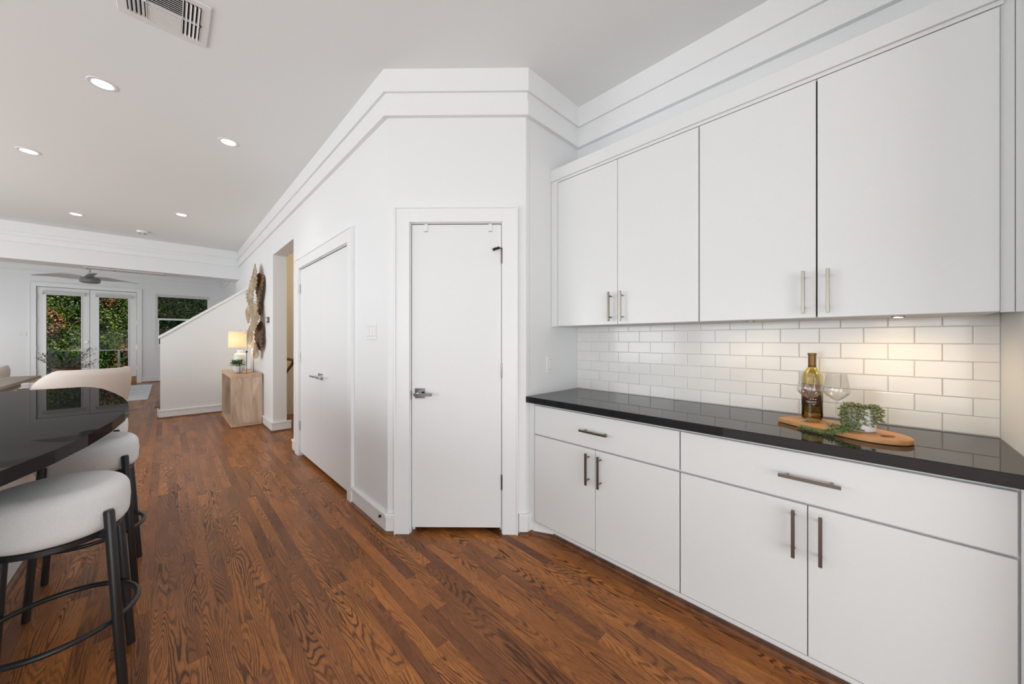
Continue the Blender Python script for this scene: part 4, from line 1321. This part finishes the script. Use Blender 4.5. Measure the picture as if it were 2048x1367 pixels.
# ------------------------------------------------------------------ ceiling fittings
def downlight(px, py, lab):
    t = thing('downlight', lab, 'ceiling light', (px, py, ZC), 0, 'round recessed downlights')
    obj('trim_ring', lathe(BM(), [(0.052, 0.001), (0.052, -0.003), (0.058, -0.006), (0.074, -0.003), (0.076, 0.0)], px, py, ZC, 36), 'plastic', t, smooth=True)
    obj('diffuser', lathe(BM(), [(0.0525, -0.002), (0, -0.002)], px, py, ZC, 32), 'led', t)
    lamp('downlight_lamp', 'SPOT', (px, py, ZC - 0.03), 9, (1.0, 0.95, 0.88), (0, 0, 0), spot_size=R(125), spot_blend=0.8, shadow_soft_size=0.05)
    return t
dl = [(-0.322, 3.73, 'recessed ceiling downlight nearest the air vent'), (0.391, 4.039, 'recessed ceiling downlight nearest the hall wall and closet'),
      (-0.934, 5.546, 'recessed ceiling downlight at the left edge of the photo'), (-0.925, 7.871, 'recessed ceiling downlight left of the smoke detector, near the beam'),
      (0.142, 6.857, 'recessed ceiling downlight above the console end of the hall')]
for a in dl: downlight(*a)
t = thing('smoke_detector', 'small square-edged white smoke detector on the ceiling by the beam', 'smoke detector', (-0.293, 8.35, ZC))
obj('housing', lathe(BM(), [(0, 0), (0.070, 0), (0.070, -0.012), (0.058, -0.034), (0.030, -0.040), (0, -0.040)], -0.293, 8.35, ZC, 28), 'plastic', t, smooth=True)
bm = BM()
for k in range(6):
    a = k * PI / 3
    box(bm, -0.293 + 0.045 * math.cos(a) - 0.012, -0.293 + 0.045 * math.cos(a) + 0.012, 8.35 + 0.045 * math.sin(a) - 0.006, 8.35 + 0.045 * math.sin(a) + 0.006, ZC - 0.040, ZC - 0.030)
obj('vents', bm, 'iron', t)
# air register on the ceiling
ar_ = thing('ceiling_vent', 'white louvred air register on the kitchen ceiling', 'vent', (-0.01, 2.64, ZC))
VX0, VX1, VY0, VY1 = -0.190, 0.168, 2.462, 2.820
bm = BM()
f_ = 0.038
for (a, b_, c_, d_) in ((VX0, VX1, VY0, VY0 + f_), (VX0, VX1, VY1 - f_, VY1), (VX0, VX0 + f_, VY0 + f_, VY1 - f_), (VX1 - f_, VX1, VY0 + f_, VY1 - f_)):
    box(bm, a, b_, c_, d_, ZC - 0.008, ZC - 0.0002, 0.002)
obj('frame', bm, 'plastic', ar_)
obj('duct_shade', box(BM(), VX0 + f_, VX1 - f_, VY0 + f_, VY1 - f_, ZC - 0.0015, ZC - 0.0005), 'blackvoid', ar_)  # flat black sheet painting the darkness above the louvres
cx_a, cx_b = -0.078, 0.056
def louver(bm, c, L, axis, tiltdeg, w=0.018, th=0.0012):
    b_ = BM(); box(b_, -w / 2, w / 2, -L / 2, L / 2, -th / 2, th / 2)
    b_.transform(Matrix.Rotation(R(tiltdeg), 4, 'Y'))
    if axis == 'x': b_.transform(Matrix.Rotation(R(90), 4, 'Z'))
    b_.transform(Matrix.Translation(c))
    me_ = bpy.data.meshes.new('t'); b_.to_mesh(me_); b_.free(); bm.from_mesh(me_); bpy.data.meshes.remove(me_)
ymid = (VY0 + VY1) / 2
for side, xs_, tl_ in (('l', [VX0 + f_ + 0.010 + k * 0.0165 for k in range(4)], -38), ('r', [cx_b + 0.016 + k * 0.0165 for k in range(4)], 38)):
    for x_ in xs_:
        for (ya_, yb_) in ((VY0 + f_, ymid - 0.002), (ymid + 0.002, VY1 - f_)):
            bm = BM(); louver(bm, (x_, (ya_ + yb_) / 2, ZC - 0.010), yb_ - ya_, 'y', tl_, w=0.011); obj('louvre', bm, 'plastic', ar_)
for half, sg in (((VY0 + f_, ymid - 0.003), 1), ((ymid + 0.003, VY1 - f_), -1)):
    n_ = 9
    for k in range(n_):
        y_ = half[0] + (k + 0.5) * (half[1] - half[0]) / n_
        bm = BM(); louver(bm, ((cx_a + cx_b) / 2, y_, ZC - 0.010), cx_b - cx_a, 'x', -sg * 22, w=0.0095, th=0.001); obj('louvre', bm, 'plastic', ar_)
bm = BM()
for x_ in (cx_a - 0.003, cx_b + 0.003): box(bm, x_ - 0.002, x_ + 0.002, VY0 + f_, VY1 - f_, ZC - 0.015, ZC - 0.002)
box(bm, VX0 + f_, VX1 - f_, ymid - 0.002, ymid + 0.002, ZC - 0.015, ZC - 0.002)
obj('divider', bm, 'plastic', ar_)
obj('damper_lever', box(BM(), VX1 - f_ - 0.004, VX1 - f_ + 0.006, ymid - 0.004, ymid + 0.006, ZC - 0.014, ZC - 0.006), 'iron', ar_)
# return grille under the beam
rg_ = thing('return_air_grille', 'long slotted air grille set in the underside of the beam', 'vent', (-0.52, 9.38, 2.495))
zb_ = 2.495
obj('opening', box(BM(), -1.0, -0.05, 9.24, 9.49, zb_ - 0.002, zb_ - 0.0005), 'cabin', rg_)
for k in range(7):
    x_ = -1.0 + k * 0.1565
    w_ = 0.022 if k in (0, 6) else 0.010
    obj('bar', box(BM(), x_ - w_ / 2, x_ + w_ / 2, 9.235, 9.492, zb_ - 0.008, zb_ - 0.0005), 'plastic', rg_)
bm = BM(); box(bm, -1.0, -0.06, 9.225, 9.239, zb_ - 0.008, zb_ - 0.0005); obj('edge_strip', bm, 'plastic', rg_)

# ------------------------------------------------------------------ ceiling fan in the living room
fxp, fyp, fzp = -1.09, 10.75, 2.455
fan = thing('ceiling_fan', 'brushed grey three-blade ceiling fan in the living room', 'fan', (fxp, fyp, fzp))
obj('downrod', tube(BM(), [(fxp, fyp, fzp + 0.10), (fxp, fyp, ZL - 0.05)], 0.014, 12), 'silver', fan, smooth=True)
obj('canopy', lathe(BM(), [(0, 0), (0.07, 0), (0.065, -0.03), (0.03, -0.06), (0, -0.06)], fxp, fyp, ZL, 24), 'silver', fan, smooth=True)
obj('motor', lathe(BM(), [(0, -0.075), (0.10, -0.07), (0.135, -0.055), (0.14, 0.0), (0.125, 0.035), (0.06, 0.055), (0.035, 0.10), (0, 0.11)], fxp, fyp, fzp, 32), 'fanmotor', fan, smooth=True)
obj('collar', lathe(BM(), [(0, 0.05), (0.05, 0.05), (0.045, 0.10), (0.02, 0.13), (0, 0.13)], fxp, fyp, fzp, 24), 'silver', fan, smooth=True)
for k in range(3):
    a = R(-82) + k * 2 * PI / 3
    bm = BM()
    NS = 12
    prev_ = None
    for i in range(NS + 1):
        f = i / NS
        rr_ = 0.10 + f * 0.70
        w_ = 0.085 * (1 - f) ** 0.75 * (0.55 + 1.2 * min(f * 3, 1) * 0.6) + 0.010
        pitch = R(34) * (1 - f * 0.75)
        zoff = 0.035 + 0.02 * math.sin(f * PI)
        row_ = []
        for sgn, th in ((-1, 0.004), (1, 0.004), (1, -0.004), (-1, -0.004)):
            loc = Vector((rr_, sgn * w_ * math.cos(pitch), zoff + sgn * w_ * math.sin(pitch) + th))
            loc.rotate(Matrix.Rotation(a, 3, 'Z'))
            row_.append(bm.verts.new(loc + Vector((fxp, fyp, fzp))))
        if prev_:
            for j in range(4): bm.faces.new((prev_[j], prev_[(j + 1) % 4], row_[(j + 1) % 4], row_[j]))
        else: bm.faces.new(row_)
        prev_ = row_
    bm.faces.new(prev_[::-1])
    obj('blade', bm, 'silver', fan, smooth=True)

# ------------------------------------------------------------------ french doors and window
def farm_casing():
    bm = BM(); casing_u(bm, DX0, DX1, DZ, 0.105); return farm(bm)
struct('trim_10', farm_casing(), 'trim', 'flat white casing around the french doors', cat='door casing')
XM = (DX0 + DX1) / 2
for i, (a, b2, lab) in enumerate(((DX0 + 0.008, XM - 0.004, 'left white french door with full glass pane and lever'), (XM + 0.004, DX1 - 0.008, 'right white french door with full glass pane'))):
    d = thing('door_%d' % (i + 4), lab, 'door', ((a + b2) / 2, YF, 0)); d['kind'] = 'structure'
    sw = 0.150 if i == 0 else 0.165
    z0d, z1d = 0.195, DZ - 0.012
    gl0, gl1, gz0, gz1 = a + sw, b2 - sw, 0.335, 2.465
    bm = BM()
    wall_x(bm, YF + 0.02, YF + 0.062, a, b2, z0d, z1d, [(gl0, gl1, gz0, gz1)])
    obj('leaf_frame', bm, 'trim', d)
    bm = BM()
    t_ = 0.022
    for (p0, p1, q0, q1) in ((gl0 - t_, gl0, gz0 - t_, gz1 + t_), (gl1, gl1 + t_, gz0 - t_, gz1 + t_), (gl0, gl1, gz0 - t_, gz0), (gl0, gl1, gz1, gz1 + t_)):
        box(bm, p0, p1, YF + 0.008, YF + 0.021, q0, q1, 0.002)
    obj('glazing_bead', bm, 'trim', d)
    obj('glass_pane', box(BM(), gl0 - 0.003, gl1 + 0.003, YF + 0.038, YF + 0.042, gz0 - 0.003, gz1 + 0.003), 'pane', d)
    sh = obj('shade_cassette', box(BM(), gl0 - 0.06, gl1 + 0.06, YF - 0.045, YF + 0.012, gz1 + 0.03, gz1 + 0.085, 0.004), 'shade_roll', d)
    for e_ in (gl0 - 0.06, gl1 + 0.06):
        obj('end_cap', box(BM(), e_ - 0.008, e_ + 0.008, YF - 0.05, YF + 0.012, gz1 + 0.0, gz1 + 0.09, 0.003), 'plastic', sh)
    hy = DX0 + 0.003 if i == 0 else DX1 - 0.003
    for zc in (2.40, 1.78, 1.05, 0.45):
        bm = BM(); tube(bm, [(hy, YF - 0.004, zc - 0.06), (hy, YF - 0.004, zc + 0.06)], 0.012, 8); obj('hinge', bm, 'steel', d)
    if i == 0:
        kx = XM - 0.065
        h = obj('door_handle', box(BM(), kx - 0.035, kx + 0.035, YF + 0.006, YF + 0.02, 0.97, 1.05, 0.003), 'steel', d)
        obj('lever', box(BM(), kx - 0.12, kx + 0.02, YF - 0.045, YF - 0.025, 1.00, 1.02, 0.003), 'steel', h)
        obj('spindle', tube(BM(), [(kx, YF + 0.01, 1.01), (kx, YF - 0.045, 1.01)], 0.012, 8), 'steel', h)
        obj('deadbolt', box(BM(), kx - 0.035, kx + 0.035, YF + 0.0, YF + 0.02, 1.17, 1.24, 0.003), 'steel', d)
struct('trim_11', box(BM(), DX0 + 0.001, DX1 - 0.001, YF + 0.002, YF + 0.118, 0.0, 0.185, 0.004), 'stepwood', 'golden wooden threshold step under the french doors', cat='step')
# window
bm = BM(); casing = BM()
t = thing('window_1', 'white double hung window behind the sloping half wall', 'window', ((WX0 + WX1) / 2, YF, WZ0)); t['kind'] = 'structure'
bm = BM(); wall_x(bm, YF + 0.01, YF + 0.10, WX0 + 0.0, WX1 - 0.0, WZ0, WZ1, [(WX0 + 0.03, WX1 - 0.03, WZ0 + 0.03, WZ1 - 0.03)])
obj('window_frame', bm, 'trim', t)
zm = 1.905
bm = BM(); wall_x(bm, YF + 0.055, YF + 0.085, WX0 + 0.031, WX1 - 0.031, zm - 0.02, WZ1 - 0.031, [(WX0 + 0.05, WX1 - 0.05, zm + 0.02, WZ1 - 0.05)])
us = obj('upper_sash', bm, 'trim', t)
obj('pane', box(BM(), WX0 + 0.046, WX1 - 0.046, YF + 0.068, YF + 0.072, zm + 0.016, WZ1 - 0.046), 'pane', us)
bm = BM(); wall_x(bm, YF + 0.02, YF + 0.052, WX0 + 0.031, WX1 - 0.031, WZ0 + 0.031, zm + 0.012, [(WX0 + 0.075, WX1 - 0.075, WZ0 + 0.085, zm - 0.035)])
ls = obj('lower_sash', bm, 'trim', t)
obj('pane', box(BM(), WX0 + 0.071, WX1 - 0.071, YF + 0.034, YF + 0.038, WZ0 + 0.081, zm - 0.031), 'railglass', ls)
obj('window_sill', box(BM(), WX0 - 0.05, WX1 + 0.05, YF - 0.055, YF + 0.01, WZ0 - 0.03, WZ0 - 0.001, 0.004), 'trim', t)
obj('apron', box(BM(), WX0 - 0.03, WX1 + 0.03, YF - 0.018, YF, WZ0 - 0.115, WZ0 - 0.031, 0.002), 'trim', t)
obj('roller_shade', box(BM(), WX0 + 0.005, WX1 - 0.005, YF - 0.01, YF + 0.05, WZ1 - 0.085, WZ1 - 0.001, 0.006), 'shade_roll', t)

# ------------------------------------------------------------------ living room: rug, coffee table, olive branches
rgt = thing('area_rug', 'pale rug with thin grey lines in front of the french doors', 'rug', (-1.5, 12.5, 0))
obj('pile', box(BM(), -2.7, -0.30, 10.78, 14.3, 0.0008, 0.012, 0.003), 'rug', rgt)
for y_ in (11.2, 11.75, 12.2, 12.9, 13.5):
    obj('stripe', box(BM(), -2.69, -0.31 - rng.random() * 0.3, y_, y_ + 0.03, 0.0122, 0.0128), 'rugline', rgt)
cft = thing('coffee_table', 'low light wood coffee table on the rug', 'table', (-2.0, 12.7, 0.012))
obj('tabletop', box(BM(), -2.45, -1.60, 12.2, 13.2, 0.385, 0.425, 0.006), 'coffeewood', cft)
for x_ in (-2.38, -1.67):
    for y_ in (12.27, 13.13): obj('leg', box(BM(), x_ - 0.03, x_ + 0.03, y_ - 0.03, y_ + 0.03, 0.013, 0.385), 'coffeewood', cft)
ox, oy, oz = -1.66, 12.55, 0.425
ox = -1.60
ol = thing('olive_branches_in_bowl', 'grey green olive branches in a dark brown bowl on the coffee table', 'plant', (ox, oy, oz))
obj('bowl_foot', lathe(BM(), [(0, 0), (0.10, 0), (0.12, 0.03), (0.14, 0.07), (0, 0.07)], ox, oy, oz, 28), 'basket', ol, smooth=True)
obj('bowl', lathe(BM(), [(0.10, 0.07), (0.17, 0.085), (0.20, 0.14), (0.205, 0.22), (0.19, 0.22), (0.18, 0.15), (0, 0.14)], ox, oy, oz, 32), 'pot_brown', ol, smooth=True)
rs = random.Random(21)
bml = BM(); bms = BM()
left_ = Vector((-math.cos(TH), math.sin(TH), 0)); 
for k in range(46):
    a = rs.uniform(0, 2 * PI); e = rs.uniform(0.12, 1.2)
    L = rs.uniform(0.30, 0.58)
    if k % 4 == 0: a = math.atan2(-left_.y, -left_.x) + rs.uniform(-.4, .4); e = rs.uniform(0.25, 0.75); L = rs.uniform(0.6, 0.85)
    if k % 9 == 1: a = math.atan2(left_.y, left_.x) + rs.uniform(-.3, .3); e = rs.uniform(0.4, 0.7); L = rs.uniform(0.5, 0.75)
    d = Vector((math.cos(a) * math.cos(e), math.sin(a) * math.cos(e), math.sin(e)))
    p0 = Vector((ox, oy, oz + 0.16)); pts_ = [p0]
    for j in range(1, 7):
        dd = d + Vector((rs.uniform(-.15, .15), rs.uniform(-.15, .15), 0.10 - 0.03 * j)); pts_.append(pts_[-1] + dd.normalized() * L / 6)
    tube(bms, pts_, [0.005 - 0.0006 * j for j in range(7)], 5)
    for j in range(1, 7):
        for m_ in range(5):
            p = pts_[j - 1].lerp(pts_[j], rs.random())
            ld = (d * 0.6 + Vector((rs.uniform(-1, 1), rs.uniform(-1, 1), rs.uniform(-.6, .8)))).normalized()
            sd = ld.cross(Vector((rs.uniform(-1, 1), rs.uniform(-1, 1), 1))).normalized() * 0.007
            ll = rs.uniform(0.04, 0.065)
            bml.faces.new([bml.verts.new(q_) for q_ in (p, p + ld * ll * .5 + sd, p + ld * ll, p + ld * ll * .5 - sd)])
obj('branches', bms, 'olivewood', ol)
obj('leaves', bml, 'olive', ol, kind='stuff')

# ------------------------------------------------------------------ outside: deck, glass railing, hedge
struct('deck', box(BM(), -7, 4, YF + T + 0.01, 17.6, -0.15, 0.14), 'deck', 'concrete deck outside the french doors', cat='deck')
struct('ground', box(BM(), -14, 10, 17.6, 30, -0.4, -0.3), 'soil', 'dark soil under the hedge', cat='ground')
gr = thing('glass_railing', 'glass balcony railing with thin rail outside the french doors', 'railing', (-1.5, 16.8, 0.14))
obj('top_rail', box(BM(), -5.0, 3.0, 16.78, 16.82, 0.925, 0.955), 'steel', gr)
for k in range(6):
    x_ = -4.7 + k * 1.2 + (-1.10 - (-1.10))
    x_ = -1.11 + (k - 3) * 1.35
    obj('post', box(BM(), x_ - 0.025, x_ + 0.025, 16.78, 16.82, 0.14, 0.925), 'steel', gr)
    obj('glass_panel', box(BM(), x_ + 0.04, x_ + 1.31, 16.796, 16.804, 0.18, 0.915), 'railglass', gr)

def hedge_mat(name, ramp, scale=1.2):
    m, n, l, b = new_mat(name)
    at = n.new('ShaderNodeAttribute'); at.attribute_name = 'rnd'
    cr = n.new('ShaderNodeValToRGB'); cr.color_ramp.interpolation = 'LINEAR'
    while len(cr.color_ramp.elements) < len(ramp): cr.color_ramp.elements.new(0.5)
    for e, (p, c) in zip(cr.color_ramp.elements, ramp): e.position = p; e.color = (*c, 1)
    l.new(at.outputs['Fac'], cr.inputs[0]); l.new(cr.outputs[0], b.inputs['Base Color'])
    b.inputs['Roughness'].default_value = 0.45
    return m
M['hedge'] = hedge_mat('hedge_leaves', [(0.0, (0.025, 0.05, 0.012)), (0.45, (0.08, 0.15, 0.02)), (0.75, (0.22, 0.28, 0.03)), (1.0, (0.36, 0.36, 0.05))])
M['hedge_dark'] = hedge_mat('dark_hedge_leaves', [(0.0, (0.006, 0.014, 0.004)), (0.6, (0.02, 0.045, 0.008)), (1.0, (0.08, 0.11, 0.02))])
M['blossom'] = hedge_mat('orange_pink_blossom', [(0.0, (0.45, 0.12, 0.05)), (0.5, (0.60, 0.20, 0.08)), (0.8, (0.62, 0.08, 0.14)), (1.0, (0.5, 0.05, 0.12))])
M['backing'] = plain('hedge_depth_shade', (0.010, 0.018, 0.006), 0.95)  # near-black colour painting the shade deep inside the foliage
rs = random.Random(77)
def leaf_mass(name, x0, x1, y0, z0, z1, n_, mat, lab, cat, size=(0.05, 0.10), bump=0.5, thr=None, seedoff=0.0):
    bm = BM(); lay = bm.verts.layers.float.new('rnd')
    made = 0; tries = 0
    while made < n_ and tries < n_ * 6:
        tries += 1
        x_, z_ = rs.uniform(x0, x1), rs.uniform(z0, z1)
        nv = noise.noise(Vector((x_ * 1.1 + seedoff, z_ * 1.1, seedoff)))
        if thr is not None and nv < thr: continue
        nd = noise.noise(Vector((x_ * 2.6 + 9, z_ * 2.6, 3.3)))
        y_ = y0 + bump * (0.5 - nd) + rs.uniform(0, 0.45) * (0.3 if thr is not None else 1) - (0.12 if thr is not None else 0)
        p = Vector((x_, y_, z_))
        d = Vector((rs.uniform(-1, 1), rs.uniform(-1, 0.4), rs.uniform(-1, 1))).normalized()
        s_ = d.cross(Vector((rs.uniform(-1, 1), rs.uniform(-1, 1), rs.uniform(-1, 1)))).normalized()
        L = rs.uniform(*size)
        vv = [bm.verts.new(q_) for q_ in (p, p + d * L * .5 + s_ * L * .28, p + d * L, p + d * L * .5 - s_ * L * .28)]
        rv = min(1, max(0, rs.random() * 0.7 + 0.3 * (0.5 + nv)))
        for v_ in vv: v_[lay] = rv
        bm.faces.new(vv); made += 1
    return bm
hd_ = thing('flowering_hedge', 'tall sunlit hedge with orange and pink blossom beyond the glass railing', 'hedge', (-2.5, 18.8, -0.3))
obj('leaves', leaf_mass('l', -6.5, -0.25, 18.6, -0.3, 4.6, 30000, 'hedge', '', ''), 'hedge', hd_, kind='stuff')
obj('blossoms', leaf_mass('b', -6.5, -0.25, 18.55, -0.2, 4.4, 2600, 'blossom', '', '', (0.05, 0.09), thr=0.14, seedoff=4.2), 'blossom', hd_, kind='stuff')
obj('shade_backing', box(BM(), -6.6, -0.3, 19.3, 19.9, -0.3, 5.0), 'backing', hd_)  # dark box behind the leaves, shade painted as its colour
hd2 = thing('dark_tree', 'dark green foliage outside the window behind the half wall', 'tree', (1.0, 20.7, -0.3))
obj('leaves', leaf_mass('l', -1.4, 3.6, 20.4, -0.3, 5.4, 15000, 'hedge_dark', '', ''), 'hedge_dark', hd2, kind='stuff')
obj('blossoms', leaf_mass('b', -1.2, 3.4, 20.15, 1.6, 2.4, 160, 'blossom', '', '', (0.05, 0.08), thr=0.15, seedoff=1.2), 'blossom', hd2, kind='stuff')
obj('shade_backing', box(BM(), -1.5, 3.8, 21.1, 21.6, -0.3, 5.6), 'backing', hd2)  # same painted shade behind the tree leaves

print('objects', len(bpy.data.objects))
